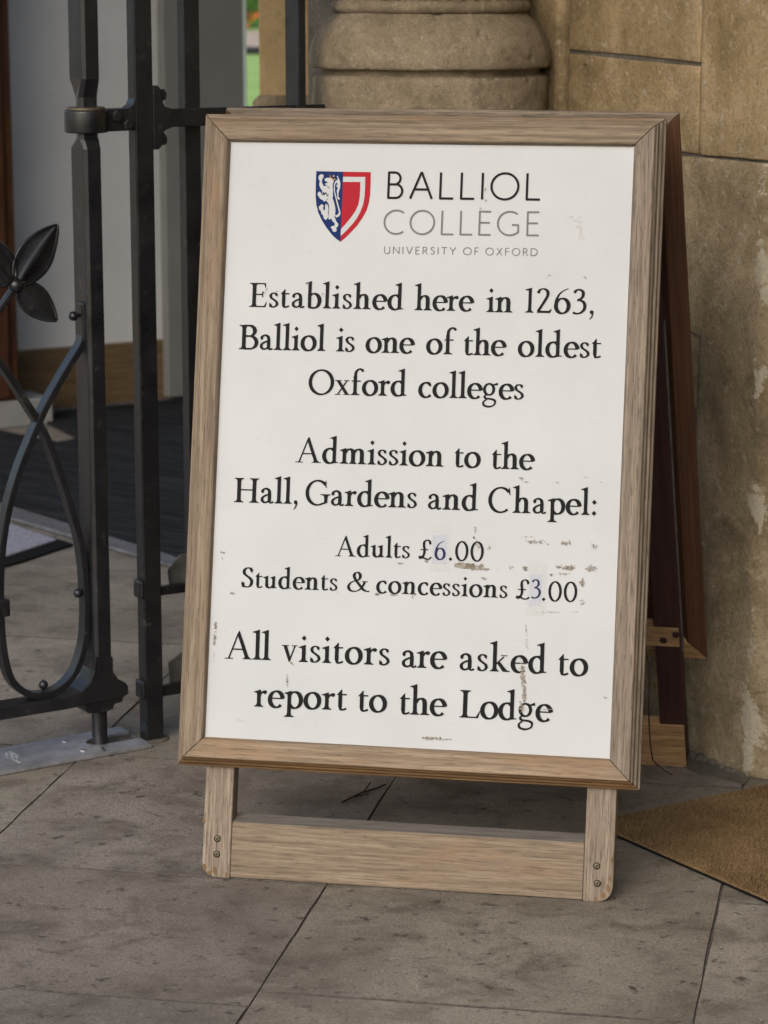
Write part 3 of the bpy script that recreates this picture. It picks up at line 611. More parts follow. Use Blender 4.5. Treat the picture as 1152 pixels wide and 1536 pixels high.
# coir mat, sunk in its frame on the right
m0 = floor(925, 1230); m1 = floor(1134, 1186); ex = (m1 - m0).normalized(); n0 = floor(925, 1257); n1 = floor(1152, 1357); ey = (n1 - n0).normalized()
den = ex.x * ey.y - ex.y * ey.x; tt = ((n0.x - m0.x) * ey.y - (n0.y - m0.y) * ey.x) / den; mc = m0 + ex * tt
cm = thing('coir_mat', mc + ex * .4 + ey * .4, 'brown coir entrance mat at the right of the sign board', 'mat')
b = MB(); b.prism([(0, 0), (.95, 0), (.95, 1.1), (0, 1.1)], mc, ex, ey, UP, .001, .0036); b.build('frame', M['black'], cm)
b = MB(); b.prism([(.003, .004), (.945, .004), (.945, 1.09), (.003, 1.09)], mc, ex, ey, UP, .0030, .0080); b.build('backing', M['coir'], cm)
b = MB(); rr = random.Random(5)
for k in range(34000):
    u, v_ = rr.uniform(.0, .5), rr.uniform(.002, .75)
    p = mc + ex * u + ey * v_ + UP * (.0078 if v_ > .006 else .004); a = rr.uniform(0, 6.283); t = V(math.cos(a), math.sin(a), 0); l = rr.uniform(.0035, .0075)
    tip = p + UP * l + V(rr.uniform(-1, 1), rr.uniform(-1, 1), 0) * .003
    b.face([p - t * .0007, p + t * .0007, tip])
b.build('pile', M['coir'], cm, weld=False)

# twig
b = MB(); pts = [floor(513, 1207), floor(545, 1192), floor(560, 1188), floor(578, 1181)]
tw = pts
for p, q in zip(tw, tw[1:]): b.cyl(p + UP * .004, q + UP * .005, .0016, 7)
b.cyl(floor(545, 1192) + UP * .004, floor(556, 1184) + UP * .012, .0012, 7); b.cyl(floor(530, 1199) + UP * .004, floor(553, 1194) + UP * .004, .0011, 7)
c = floor(545, 1195); props(b.build('twig', M['maroon'], at=(c.x, c.y, 0)), 'thin dry forked twig lying on the paving under the sign', 'twig')

# ================================================================ IRONWORK
def gbox(b, s, d, z, m=0): b.box(PV, GA, GB, UP, s, d, z, 2, m)
def bolt(b, p, ax, r=.0095, h=.008, m=0, n=6): b.lathe([(0, 0), (r, 0), (r, h * .8), (r * .8, h), (0, h)], p, ax, n, m=m, sm=False)
gate = thing('iron_gate', PV, 'black wrought iron gate leaf with leaf scrolls turning on a floor pivot', 'gate')
sl, sr = -.0165, .0125; db = .0265
ch = .0065
def stile_sec(k=1, ko=0):
    return [(sl, db), (sl, -db + ch), (sl + ch * .8, -db), (sr, -db), (sr + .004, -db + .012), (sr + .004, db)]
def loft(b, secs):
    for (s0, z0), (s1, z1) in zip(secs, secs[1:]):
        n_ = len(s0)
        for i in range(n_):
            a, c = i, (i + 1) % n_
            b.face([GP(*s0[a], z0), GP(*s0[c], z0), GP(*s1[c], z1), GP(*s1[a], z1)])
    for s_, z_ in (secs[0], secs[-1]): b.face([GP(*p, z_) for p in s_])
full = stile_sec()
def ringsec(r): return [(r * math.cos(t), r * math.sin(t)) for t in (R(130), R(200), R(232), R(300), R(340), R(50))]
zc0, zc1 = gpx(125, 200, -.02)[1], gpx(125, 165, -.02)[1]      # collar bottom and top
zn = zc0 - .006
b = MB(); loft(b, [(full, gpx(150, 1003)[1]), (full, zc0 - .026), (ringsec(.0195), zc0 - .008), (ringsec(.0185), zc0 + .004)]); b.build('stile', M['iron'], gate, bevel=.0012)
b = MB(); loft(b, [(ringsec(.0185), zc1 - .004), (ringsec(.0185), zc1 + .020), (full, zc1 + .050), (full, 2.2)]); b.build('stile', M['iron'], gate, bevel=.0012)
b = MB(); b.lathe([(0, zc1 - .002), (.032, zc1 - .002), (.032, zc1 + .0025), (.029, zc1 + .004), (0, zc1 + .004)], PV, n=32); b.build('bushing', M['brass'], gate)
# foot: swept corner, bottom rail, step and pivot
fb = -.0262
def P2(px, py): return gpx(px, py, fb)
out = [P2(*p) for p in ((170, 985), (170.5, 1008), (178, 1019), (189.4, 1024.5), (193, 1030), (193, 1041), (186, 1046), (100, 1064.5), (-420, 1151), (-420, 1132), (0, 1062.5), (60, 1053), (100, 1046), (122, 1038), (135, 1024), (141, 1006), (142, 985))]
b = MB(); b.prism(out, PV, GA, UP, GB, fb, fb + .048, 0); b.build('bottom_rail', M['iron'], gate, bevel=.002)
b = MB(); out = [P2(*p) for p in ((186, 1044), (185.5, 1053), (173, 1057), (171, 1064), (163, 1067.5), (160, 1069), (133, 1071), (128, 1064), (126, 1058))]
b.prism(out, PV, GA, UP, GB, fb + .002, fb + .046, 0); b.build('step_bracket', M['iron'], gate, bevel=.002)
b = MB(); b.cyl(GP(0, 0, -.02), GP(0, 0, P2(150, 1066)[1]), .0135, 28); b.build('pivot', M['iron'], gate)
b = MB(); z_ = gpx(60, 1050, 0)[1]
b.build('seat', M['iron'], gate) if False else None
# scroll bar: flat bar bent into an ogee loop
def strip(b, pts, th, d0, d1, taper=None):
    """bar of thickness th in the gate plane, from depth d0 to d1"""
    m_ = len(pts); L, Rr = [], []
    for i in range(m_):
        a, c = pts[max(0, i - 1)], pts[min(m_ - 1, i + 1)]
        dx, dy = c[0] - a[0], c[1] - a[1]; l = math.hypot(dx, dy); h = th / 2
        L.append((pts[i][0] - dy / l * h, pts[i][1] + dx / l * h)); Rr.append((pts[i][0] + dy / l * h, pts[i][1] - dx / l * h))
    for i in range(m_ - 1):
        A_, B_, C_, D_ = L[i], Rr[i], Rr[i + 1], L[i + 1]
        for q in ((A_, B_, C_, D_),): b.face([GP(p[0], d0, p[1]) for p in q]); b.face([GP(p[0], d1, p[1]) for p in q[::-1]])
        b.face([GP(A_[0], d0, A_[1]), GP(D_[0], d0, D_[1]), GP(D_[0], d1, D_[1]), GP(A_[0], d1, A_[1])])
        b.face([GP(B_[0], d1, B_[1]), GP(C_[0], d1, C_[1]), GP(C_[0], d0, C_[1]), GP(B_[0], d0, B_[1])])
    for i in (0, m_ - 1): b.face([GP(L[i][0], d0, L[i][1]), GP(Rr[i][0], d0, Rr[i][1]), GP(Rr[i][0], d1, Rr[i][1]), GP(L[i][0], d1, L[i][1])])
def smooth(px, d): return [gpx(*p, d) for p in cr(px, 6)]
loopA = [(128, 505), (122, 522), (96, 565), (70, 612), (49.5, 659), (31, 706), (16, 758), (6, 815), (2, 879), (5, 960), (16, 1014), (35, 1037), (59, 1045), (86, 1038), (109, 1018), (122, 991), (130, 955), (131.5, 908), (128.5, 855)]
loopB = [(128.5, 855), (122, 810), (111, 772), (97, 727), (81, 680), (65, 643), (48, 615), (26, 580), (4, 548), (-25, 510), (-60, 470)]
b = MB(); strip(b, smooth(loopA, -.0120), .0115, -.0120, .0120); b.build('scroll_bar', M['iron'], gate, bevel=.0012)
b = MB(); strip(b, smooth(loopB, -.0120), .0115, -.0118, .0118); b.build('scroll_bar', M['iron'], gate, bevel=.0012)
b = MB(); strip(b, [gpx(*p, -.011) for p in ((128, 514), (128.5, 500), (128.5, 480), (127.5, 465), (126, 453))], .0125, -.0130, .0095); b.build('scroll_end', M['iron'], gate, bevel=.004)
# the next loop of the row, to the left of the frame
SH = gpx(131, 908, -.012)[0] - gpx(2, 879, -.012)[0] + .014
for lp in (loopA, loopB[:-3]):
    b = MB(); strip(b, [(s_ - SH, z_) for s_, z_ in smooth(lp, -.0120)], .0115, -.0117, .0117); b.build('scroll_bar', M['iron'], gate, bevel=.0012)
b = MB(); sx_ = gpx(-405, 1140, fb)[0]; b.box(PV, GA, UP, GB, (sx_ - .015, sx_ + .015), (.05, 2.2), (-.02, .02), 1); b.build('stile', M['iron'], gate, bevel=.002)
b = MB(); s0_, z0_ = gpx(6, 913, -.01)
b.box(PV, GA, GB, UP, (s0_ - .022, s0_ + .010), (-.015, .013), (z0_ - .014, z0_ + .016), 2); b.build('collar_clip', M['iron'], gate, bevel=.003)
for (px, py) in ((110, 474), (117, 889.5), (65, 1027)):
    b = MB(); s_, z_ = gpx(px, py, -.004); b.ball(GP(s_, -.004, z_), .0082, GB, 18); b.cyl(GP(s_, -.004, z_), GP(s_ + (.012 if py < 1000 else 0), 0, z_ - (.012 if py > 1000 else 0)), .003, 8); b.build('rivet_ball', M['iron'], gate)
# leaves: beaten, with a raised midrib
def leaf(base, tip, wide, curl=.009, skew=.0):
    b = MB(); B0 = gpx(*base, -.016); T0 = gpx(*tip, -.016)
    ax = V(T0[0] - B0[0], T0[1] - B0[1], 0); ln = ax.length; ax.normalize(); sd_ = V(-ax.y, ax.x, 0)
    wdt = wide
    n1, n2 = 22, 12; G_ = []
    for i in range(n1 + 1):
        t = i / n1; ww = wdt * (math.sin(math.pi * min(1, .06 + t * .94) ** .9) ** .75) * (1 - .1 * t)
        if i == 0: ww = wdt * .22
        if i == n1: ww = wdt * .03
        row = []
        for j in range(n2 + 1):
            u = j / n2 * 2 - 1
            dd = -.016 - curl * math.sin(math.pi * t) * .3 + abs(u) ** .8 * curl * .9 * min(1, ww / wdt * 1.2) - curl * abs(u) ** 6 * .5 + (.0 if abs(u) > .08 else -.0022)
            x = B0[0] + ax.x * ln * t + sd_.x * ww * u; z_ = B0[1] + ax.y * ln * t + sd_.y * ww * u
            row.append(GP(x, dd, z_))
        G_.append(row)
    for i in range(n1):
        for j in range(n2): b.face([G_[i][j], G_[i + 1][j], G_[i + 1][j + 1], G_[i][j + 1]], sm=True)
    o = b.build('iron_leaf', M['iron'], gate); so = o.modifiers.new('thick', 'SOLIDIFY'); so.thickness = .003; so.offset = 0
    return o
leaf((28, 424), (85, 337), .0335); leaf((30, 428), (84, 481), .027); leaf((18, 424), (-38, 352), .033)
b = MB(); s_, z_ = gpx(24, 428, -.012); b.ball(GP(s_, -.012, z_), .013, GB, 16); b.build('leaf_boss', M['iron'], gate)
b = MB(); strip(b, smooth([(22, 432), (8, 452), (-12, 480), (-45, 520)], -.012), .011, -.016, -.002); b.build('leaf_stem', M['iron'], gate, bevel=.003)

# ---- fixed screen: hanging post, bars, rails
scr = thing('iron_screen', GP(.12, 0, 0), 'fixed black iron screen of posts and rails holding the gate hinge', 'screen')
p0s, p1s = .083, .1165; pd0 = -.0135; pd1 = .0145
b = MB(); b.box(PV, GA, UP, GB, (p0s, p1s), (0, 2.2), (pd0, pd1), 1); b.build('hinge_post', M['iron'], scr, bevel=.0022)
fl0 = [gpx(*p, pd0) for p in ((239, 128), (245, 129), (251, 136), (252, 152), (256, 160), (264, 161), (300, 161))]
b = MB(); zr1, zr0 = gpx(344, 160)[1], gpx(344, 187)[1]
b.box(PV, GA, UP, GB, (p1s - .001, .447), (zr0, zr1), (-.012, .0), 0); b.build('top_rail', M['iron'], scr, bevel=.0015)
zA, zB = gpx(248, 128, pd0)[1], gpx(248, 224, pd0)[1]
prof = [(p1s, zA), (p1s + .010, zA), (p1s + .016, zA - .008), (p1s + .017, zr1 + .016), (p1s + .022, zr1 + .004), (p1s + .036, zr1 + .0005), (p1s + .036, zr0 - .0005), (p1s + .022, zr0 - .005), (p1s + .017, zr0 - .015), (p1s + .017, zB + .008), (p1s + .010, zB), (p1s, zB)]
b = MB(); b.prism(prof, PV, GA, UP, GB, pd0 + .0005, .004, 1); b.build('rail_flange', M['iron'], scr, bevel=.0015)
for zz in (zA - .016, zB + .016):
    b = MB(); bolt(b, GP(p1s + .017, -.006, zz), GA, .010, .008); b.build('bolt', M['iron'], scr)
# bracket and collar round the gate stile
b = MB(); prof = [(p0s + .002, zc0 + .0015), (.0, zc0 + .0005), (.0, zc1), (p0s - .012, zc1), (p0s - .004, zc1 + .006), (p0s, zc1 + .016), (p0s + .002, zc1 + .016)]
b.prism(prof, PV, GA, UP, GB, -.0135, .0135, 0); b.build('hinge_bracket', M['iron'], scr, bevel=.002)
b = MB(); b.lathe([(.0195, zc0), (.0345, zc0), (.0360, zc0 + .0015), (.0360, zc1 - .003), (.0345, zc1 - .001), (.0195, zc1 - .001)], PV, n=48); b.build('hinge_collar', M['iron'], scr, bevel=.001)
for px, py in ((174, 174), (191, 187)):
    b = MB(); s_, z_ = gpx(px, py, -.0135); bolt(b, GP(s_, -.0132, z_), -GB, .0098, .009); b.build('bolt', M['iron'], scr)
# low rails with their peened tenons and the plate scrolls above them
for (ya, yb, yt0, yt1) in ((876, 889, 869, 895), (1024, 1040, 1017, 1047)):
    za, zb_ = gpx(265, ya)[1], gpx(265, yb)[1]
    b = MB(); b.box(PV, GA, UP, GB, (p1s - .001, .44), (zb_, za), (-.007, .007), 0); b.build('low_rail', M['iron'], scr, bevel=.0015)
    zm, hz = (gpx(214, yt0)[1] + gpx(214, yt1)[1]) / 2, .0125
    b = MB(); b.box(PV, GA, UP, GB, (p0s - .009, p0s), (zm - hz - .004, zm + hz + .004), (-.0175, .0125), 1); b.build('tenon_head', M['iron'], scr, bevel=.005)
b = MB(); b.prism([gpx(*p, .02) for p in ((250, 993), (273, 975), (300, 955), (300, 1026), (253, 1026))], PV, GA, UP, GB, .012, .016); b.build('gusset_plate', M['iron_dusty'], scr, bevel=.001)
b = MB(); b.prism([gpx(*p, .02) for p in ((249, 854), (258, 842), (267, 831), (280, 828.5), (300, 828), (300, 877), (251, 875))], PV, GA, UP, GB, .012, .016); b.build('gusset_plate', M['iron_dusty'], scr, bevel=.001)
for s0_, s1_, d0_, d1_ in ((.1845, .2145, .006, .030), (.3885, .4035, -.022, .024)):
    b = MB(); b.box(PV, GA, UP, GB, (s0_, s1_), (0, 2.2), (d0_, d1_), 1); b.build('upright', M['iron'], scr, bevel=.0015)
b = MB(); b.lathe([(0, .0008), (.030, .0008), (.027, .002), (0, .003)], GP(.1, 0, 0), n=26); b.build('mortar_seat', M['mortar'], scr)

# ---- floor spring plate
pl = thing('floor_spring_plate', PV + GA * -.08, 'scratched steel floor spring plate around the foot of the gate pivot', 'metal plate')
ang = .06
ca, sa = math.cos(ang), math.sin(ang)
f0, f1 = gfl(0, 1165), gfl(228, 1123); k0, k1 = gfl(0, 1129), gfl(180, 1096)
dv = V(f1[0] - f0[0], f1[1] - f0[1], 0).normalized()
def along(p, l): return (p[0] + dv.x * l, p[1] + dv.y * l)
sl0 = gfl(140, 1124); slw = .016
A0, A1 = along(f0, -.35), f1; D0, D1 = along(k0, -.30), k1
def lerp(a, c, t): return (a[0] + (c[0] - a[0]) * t, a[1] + (c[1] - a[1]) * t)
E_lo, E_hi = lerp(f1, k1, .36), lerp(f1, k1, .70)
ln_ = .075
lo_in, hi_in = along(E_lo, -ln_), along(E_hi, -ln_)
mid = along(lerp(E_lo, E_hi, .5), -ln_ - .020)
out = [A0, A1, E_lo, lo_in, along(lerp(E_lo, E_hi, .22), -ln_ - .014), mid, along(lerp(E_lo, E_hi, .78), -ln_ - .014), hi_in, E_hi, D1, D0]
b = MB(); b.prism(out, PV, GA, GB, UP, .001, .0085, 0); b.build('cover', M['steel'], pl, bevel=.0018)
b = MB(); b.prism([along(E_lo, -.002), along(E_hi, -.002), hi_in, mid, lo_in], PV, GA, GB, UP, .0005, .0022); b.build('well', M['joint'], pl)
for px, py in ((98, 1119.5), (125, 1133)):
    s_, d_ = gfl(px, py); b = MB(); b.lathe([(0, .0085), (.0065, .0085), (.006, .0098), (0, .0102)], GP(s_, d_, 0), n=16); b.box(GP(s_, d_, 0), dv, UP.cross(dv), UP, (-.004, .004), (-.0008, .0008), (.0100, .0106), m=1); b.build('screw', [M['steel'], M['black']], pl)
for px0, px1 in (((153, 1128.5), (158, 1134)), ((106, 1108), (113, 1112.5))):
    P0, P1 = floor(*px0), floor(*px1); d = (P1 - P0).normalized(); q = UP.cross(d) * .0012
    b = MB(); b.face([P0 + q + UP * .0092, P0 - q + UP * .0092, P1 - q + UP * .0092, P1 + q + UP * .0092]); b.build('seam', M['black'] if px0[0] > 120 else M['white'], pl, weld=False)
b = MB(); rr = random.Random(9)
for k in range(46):
    f, g = rr.random(), rr.random(); s_, d_ = gfl(10 + 22 * f + 6 * g - 3, 1136 + 12 * f - 8 * g + 4)
    b.ball(GP(s_, d_, .0085), .0016, UP, 6, sq=.6)
b.build('stamped_mark', M['steel'], pl)

# ================================================================ GARDEN
gr = thing('garden_railing', (0, 20, 0), 'low dark rail crossing the view of the sunny lawn', 'railing')
z0_, z1_ = zat(82, 20), zat(70, 20)
b = MB(); b.box(V(0, 20, 0), V(1, 0, 0), V(0, 1, 0), UP, (-5, 5), (0, .05), (z0_, z1_)); b.build('rail', M['iron'], gr, bevel=.005)
for x in (-5, -2.6, .4, 2.8, 4.9):
    b = MB(); b.box(V(x, 20, 0), V(1, 0, 0), V(0, 1, 0), UP, (0, .05), (0, .05), (-.01, z0_)); b.build('post', M['iron'], gr)
def bush(cx_, cy_, rad, h, seed, lab):
    rr = random.Random(seed); t = thing('flowering_bush', (cx_, cy_, -.01), lab, 'bush')
    b = MB(); fl_ = MB()
    for k in range(2600):
        th, ph = rr.uniform(0, 6.283), rr.uniform(0, 1.5); r_ = rr.uniform(.55, 1) ** .6
        lump = 1 + .25 * math.sin(3 * th + seed) * math.sin(4 * ph)
        p = V(cx_ + math.cos(th) * math.cos(ph) * rad * r_ * lump, cy_ + math.sin(th) * math.cos(ph) * rad * r_ * lump, .05 + math.sin(ph) * h * r_ * lump)
        u = V(rr.uniform(-1, 1), rr.uniform(-1, 1), rr.uniform(-1, 1)).normalized(); v_ = u.orthogonal().normalized(); sz = rr.uniform(.06, .14)
        (fl_ if rr.random() < .24 and r_ > .8 else b).face([p + u * sz, p + v_ * sz * .5, p - u * sz, p - v_ * sz * .5], None, 1 if rr.random() < .4 else 0)
    b.mi = [0] * len(b.mi)
    b.build('leaves', M['foliage'], t, weld=False); fl_.build('blossom', [M['flower'], M['orange_flower']], t, weld=False)
    b = MB()
    for k in range(5): a = k * 1.26; b.cyl(V(cx_, cy_, -.01), V(cx_ + math.cos(a) * rad * .4, cy_ + math.sin(a) * rad * .4, h * .6), .03, 6)
    b.build('stem', M['stained'], t)
bush(-3.1, 63, 1.2, 2.2, 2, 'leafy green bush with red blossom beyond the gravel path')
bush(-1.3, 65, 1.3, 2.6, 8, 'taller green bush with orange red blossom behind the stone jamb')
bush(-5.0, 65, 1.5, 2.4, 5, 'dark green flowering bush hidden behind the grey door leaf')

# ================================================================ SIGN BOARD
YAW, LEAN = -.188, .2265
SA = V(math.cos(YAW), math.sin(YAW), 0); SN0 = V(math.sin(YAW), -math.cos(YAW), 0)
SU = UP * math.cos(LEAN) - SN0 * math.sin(LEAN); SN = SN0 * math.cos(LEAN) + UP * math.sin(LEAN)
SO = V(.021, 3.692, 0)
sign = thing('sign_board', SO - SN0 * .3, 'weathered oak sandwich board with white painted college notice on the paving', 'sign')
def spx(px, py, off=0):
    p = onplane(px, py, SO + SN * off, SN) - SO - SN * off; return (p.dot(SA), p.dot(SU))
class Leaf:
    def __init__(s, o, a, u, n): s.o, s.a, s.u, s.n = o, a, u, n
    def P(s, x, t, z): return s.o + s.a * x + s.u * t + s.n * z
PROF = [(0, -.022), (0, -.013), (.0035, -.011), (.0045, -.0055), (.0085, -.0035), (.0095, .003), (.0125, .0055), (.0135, .0095), (.0150, .0102), (.0395, .0102), (.0415, .0080), (.0430, .0020), (.0445, -.001), (.0445, -.006), (.030, -.022)]
def frame_side(lf, x0, x1, t0, t1, side, mt, name, edge=False):
    def corner(d, k): # k: 0 bl 1 br 2 tr 3 tl
        return {0: (x0 + d, t0 + d), 1: (x1 - d, t0 + d), 2: (x1 - d, t1 - d), 3: (x0 + d, t1 - d)}[k]
    ka, kb = {'bottom': (0, 1), 'right': (1, 2), 'top': (2, 3), 'left': (3, 0)}[side]
    b = MB(); j = random.random() * 4; vv = j; gap = .0004
    nseg = 1
    rows = []
    for i, (d, h) in enumerate(PROF + [PROF[0]]):
        if i: vv += math.hypot(d - pd[0], h - pd[1])
        pd = (d, h)
        A_, B_ = corner(d, ka), corner(d, kb)
        dx = (B_[0] - A_[0], B_[1] - A_[1]); l = math.hypot(*dx); dx = (dx[0] / l * gap, dx[1] / l * gap)
        A_ = (A_[0] + dx[0], A_[1] + dx[1]); B_ = (B_[0] - dx[0], B_[1] - dx[1])
        rows.append((lf.P(*A_, h), lf.P(*B_, h), vv, (A_[0] + A_[1]) , (A_[0] + A_[1]) + l, d))
    for r0, r1 in zip(rows, rows[1:]):
        b.face([r0[0], r0[1], r1[1], r1[0]], m=1 if side == 'bottom' and edge and r1[5] < .0148 and r0[5] < .0148 else 0, uv=[(r0[5] + j, r0[2]), (r0[4] - r0[3] - r0[5] + j, r0[2]), (r1[4] - r1[3] - r1[5] + j, r1[2]), (r1[5] + j, r1[2])])
    for e in (0, 1): b.face([r[e] for r in rows[:-1]], [(r[2] * .2, r[5]) for r in rows[:-1]])
    return b.build(name, [M[mt], M['oak_edge']], sign, bevel=.0012)
def leg(lf, sx, t0, t1, mt, tl, nref, xo=.3055, xi=.2625, n0=-.0225, n1=-.0545):
    b = MB(); o, i = sx * xo, sx * xi
    out = [(i, t0), (o - sx * .020, t0 - .000), (o - sx * .009, t0 + .004), (o - sx * .003, t0 + .011), (o, t0 + .021), (o, t1), (i, t1)]
    b.prism(out, lf.o, lf.a, lf.u, lf.n, n1, n0, 1)
    for v in b.v:                                   # the foot is cut flat to the ground
        d = v - lf.o
        if d.dot(lf.u) < t0 + .06: v += lf.u * ((nref - d.dot(lf.n)) * tl)
    return b.build('leg', M[mt], sign, bevel=.0018)
front = Leaf(SO, SA, SU, SN)
XL, XR, T0, T1 = -.3430, .3435, .1645, 1.1345
for side, nm in (('bottom', 'frame_rail'), ('top', 'frame_rail'), ('left', 'frame_stile'), ('right', 'frame_stile')): frame_side(front, XL, XR, T0, T1, side, 'oak_grey' if side == 'right' else 'oak', nm, True)
# the legs sit a few millimetres to the right of the frame's centre
DX = .004
Lf = Leaf(SO + SA * DX, SA, SU, SN)
lg = {}
for sx in (-1, 1): lg[sx] = leg(Lf, sx, -.0005, 1.10, 'oak_grey', math.tan(LEAN), -.0225)
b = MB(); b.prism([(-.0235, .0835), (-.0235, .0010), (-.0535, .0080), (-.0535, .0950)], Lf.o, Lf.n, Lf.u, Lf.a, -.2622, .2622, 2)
b.mi = [1 if all((v - Lf.o).dot(Lf.u) > .08 for v in (b.v[i] for i in f)) else 0 for f in b.f]  # top ledge face gets a greyer, darker oak than the front
b.build('cross_rail', [M['oak'], M['oak_ledge']], sign, bevel=.0018)
for sx, pts in ((-1, ((326, 1258), (325, 1281))), (1, ((895, 1299), (896, 1325)))):
    for p in pts:
        x, t = spx(*p, -.0225); c = front.P(x, t, -.0225); b = MB()
        b.lathe([(0, .0), (.0043, 0), (.0040, .0006), (.0026, .0006), (0, .0007)], c, SN, 18)
        for ax_, ay_ in ((SA, SU), (SU, SA)):
            ax2 = (ax_ + ay_ * .4).normalized(); b.box(c, ax2, SN.cross(ax2), SN, (-.0021, .0021), (-.0005, .0005), (.0006, .0011), m=1)
        b.lathe([(.0043, .0002), (.0052, .0002), (.0052, .0005), (.0043, .0005)], c, SN, 18, m=1)
        b.build('screw', [M['brass'], M['black']], lg[sx])
# painted panel
def panel_mesh(lf, m, x=(-.3040, .3040), t=(.2040, 1.0955)):
    b = MB(); b.box(lf.o, lf.a, lf.u, lf.n, x, t, (-.006, 0)); return b.build('panel', m, sign)
pan = panel_mesh(front, M['paint'])
# ---- lettering
SER, BOLD = G(), None
def put(b, polys, fn, m=0, base=.0009, step=.00002):
    for i, q in enumerate(polys):
        pts = [fn(*p) for p in q]
        b.face([front.P(x, t, base + (i % 9) * step) for x, t in pts], None, m)
def flat(o):
    bm = bmesh.new(); bm.from_mesh(o.data); bmesh.ops.triangulate(bm, faces=bm.faces, ngon_method='EAR_CLIP')
    for f in bm.faces:
        if f.normal.dot(SN) < 0: f.normal_flip()
    bm.to_mesh(o.data); bm.free(); return o
def line(glyphs, words, gap, mt, cap, name='lettering', base=.0009):
    """words: (text, x0, y0, x1, y1) with the ends of each word's base line as surveyed; cap: capital height in metres"""
    for txt, x0, y0, x1, y1 in words:
        b = MB()
        A_, B_ = spx(x0, y0), spx(x1, y1); L_ = math.hypot(B_[0] - A_[0], B_[1] - A_[1]); sc = cap / 100
        w0 = word(glyphs, txt, 0)[1]; g = gap
        if len(txt) > 1: g = max(gap - 7, min(gap + 9, (L_ / sc - w0) / (len(txt) - 1)))
        polys, wd = word(glyphs, txt, g); kx = L_ / wd
        ux, uy = (B_[0] - A_[0]) / L_, (B_[1] - A_[1]) / L_
        put(b, polys, lambda px, py: (A_[0] + ux * px * kx - uy * py * sc, A_[1] + uy * px * kx + ux * py * sc), 0, base)
        flat(b.build(name, M[mt], pan, weld=False))
def capm(px, y0, y1): return abs(spx(px, y0)[1] - spx(px, y1)[1])
c1 = capm(380, 424.2, 460.3)
line(SER, [('Established', 373.9, 460.3, 605, 464.8), ('here', 621.3, 465.2, 711.2, 466.8), ('in', 729, 468, 768.8, 468.8), ('1263,', 787, 468.8, 890.4, 471)], 3, 'ink', c1)
line(SER, [('Balliol', 358.3, 523.8, 488, 526.5), ('is', 503.6, 527, 531.8, 527.8), ('one', 548, 528.7, 622.2, 530), ('of', 638.8, 530.8, 684, 531.6), ('the', 695.3, 532.4, 759.9, 533.6), ('oldest', 776.3, 534.5, 901.4, 537)], 3, 'ink', capm(370, 487.2, 523.8))
line(SER, [('Oxford', 462.4, 591.3, 609.9, 594.2), ('colleges', 627, 595.8, 785.5, 599.3)], 3, 'ink', capm(480, 554.3, 591.0))
line(SER, [('Admission', 443, 693.3, 665.2, 700), ('to', 681.3, 700.6, 720.9, 701.6), ('the', 737.3, 703, 802.4, 704.6)], 3, 'ink', capm(460, 656.5, 693.5))
line(SER, [('Hall,', 351, 753.2, 446.3, 756), ('Gardens', 457.8, 757, 625.2, 762), ('and', 641.8, 763.5, 716.8, 766), ('Chapel:', 731.9, 768, 894.5, 772.8)], 3, 'ink', capm(360, 716.6, 753.2))
c6 = capm(520, 804.2, 834)
line(SER, [('Adults', 502.8, 834, 614.7, 837.3), ('£', 627.6, 838.8, 647.8, 839.4), ('.00', 673, 840.6, 725.3, 842)], 3, 'ink', c6)
line(SER, [('Students', 361.6, 880.6, 506.1, 886), ('&', 520.5, 886.8, 554, 888), ('concessions', 564, 889.2, 761, 897), ('£', 773.6, 898.6, 794.5, 899.4), ('.00', 812.7, 901, 865.5, 902.6)], 3, 'ink', c6)
line(SER, [('All', 337, 987.6, 406, 990.2), ('visitors', 422, 991.6, 584.3, 998), ('are', 602.6, 1000.6, 670.8, 1003), ('asked', 689.3, 1005, 819.5, 1010.2), ('to', 837, 1012.4, 882, 1014)], 3, 'ink', capm(350, 947, 987.5))
line(SER, [('report', 380.4, 1059.6, 520, 1065.6), ('to', 537, 1066.8, 580.4, 1068.4), ('the', 599.2, 1071, 670.3, 1073.8), ('Lodge', 689, 1076, 829.2, 1082.6)], 3, 'ink', capm(700, 1035, 1076.3))
line(SANS(8.6), [('BALLIOL', 580.6, 297.6, 809.8, 300.3)], 12, 'ink', capm(590, 257.9, 297.6))
line(SANS(7.2), [('COLLEGE', 574.7, 351.0, 808, 354)], 12, 'greyink', capm(620, 315.8, 351.8))
line(SANS(9.5), [('UNIVERSITY', 576, 380.6, 683.5, 382), ('OF', 694.5, 382.2, 717.5, 382.5), ('OXFORD', 728, 382.7, 806.3, 383.8)], 26, 'lightink', capm(580, 370, 380.8))
# price stickers
for dg, quad_, tq, pos in (('6', ((649.5, 802.5), (671, 803), (670, 846), (648, 845.5)), ((648, 786.5), (676, 787.5), (672.5, 856.5), (645.5, 855.5)), (651.5, 838.6, 668.4, 839.3)),
                           ('3', ((796, 861.5), (814, 862), (811.5, 909), (793.5, 908.5)), ((794, 844), (821.5, 846), (815, 923.5), (787.5, 922)), (796.8, 896.6, 811, 897.2))):
    b = MB()
    b.face([front.P(*spx(*p), .00035) for p in tq], None, 1); b.face([front.P(*spx(*p), .00060) for p in quad_], None, 0)
    o_ = MB(); x0, y0, x1, y1 = pos; A_, B_ = spx(x0, y0), spx(x1, y1); polys, wd = word(SER, dg, 0); kx = (B_[0] - A_[0]) / wd; sc = c6 * .93 / 100
    put(b, polys, lambda px, py: (A_[0] + px * kx, A_[1] + py * sc - px * kx * .03), 2, .0010)
    s_ = b.build('price_sticker', [M['tape'], M['tape_edge'], M['navyink']], pan, weld=False)
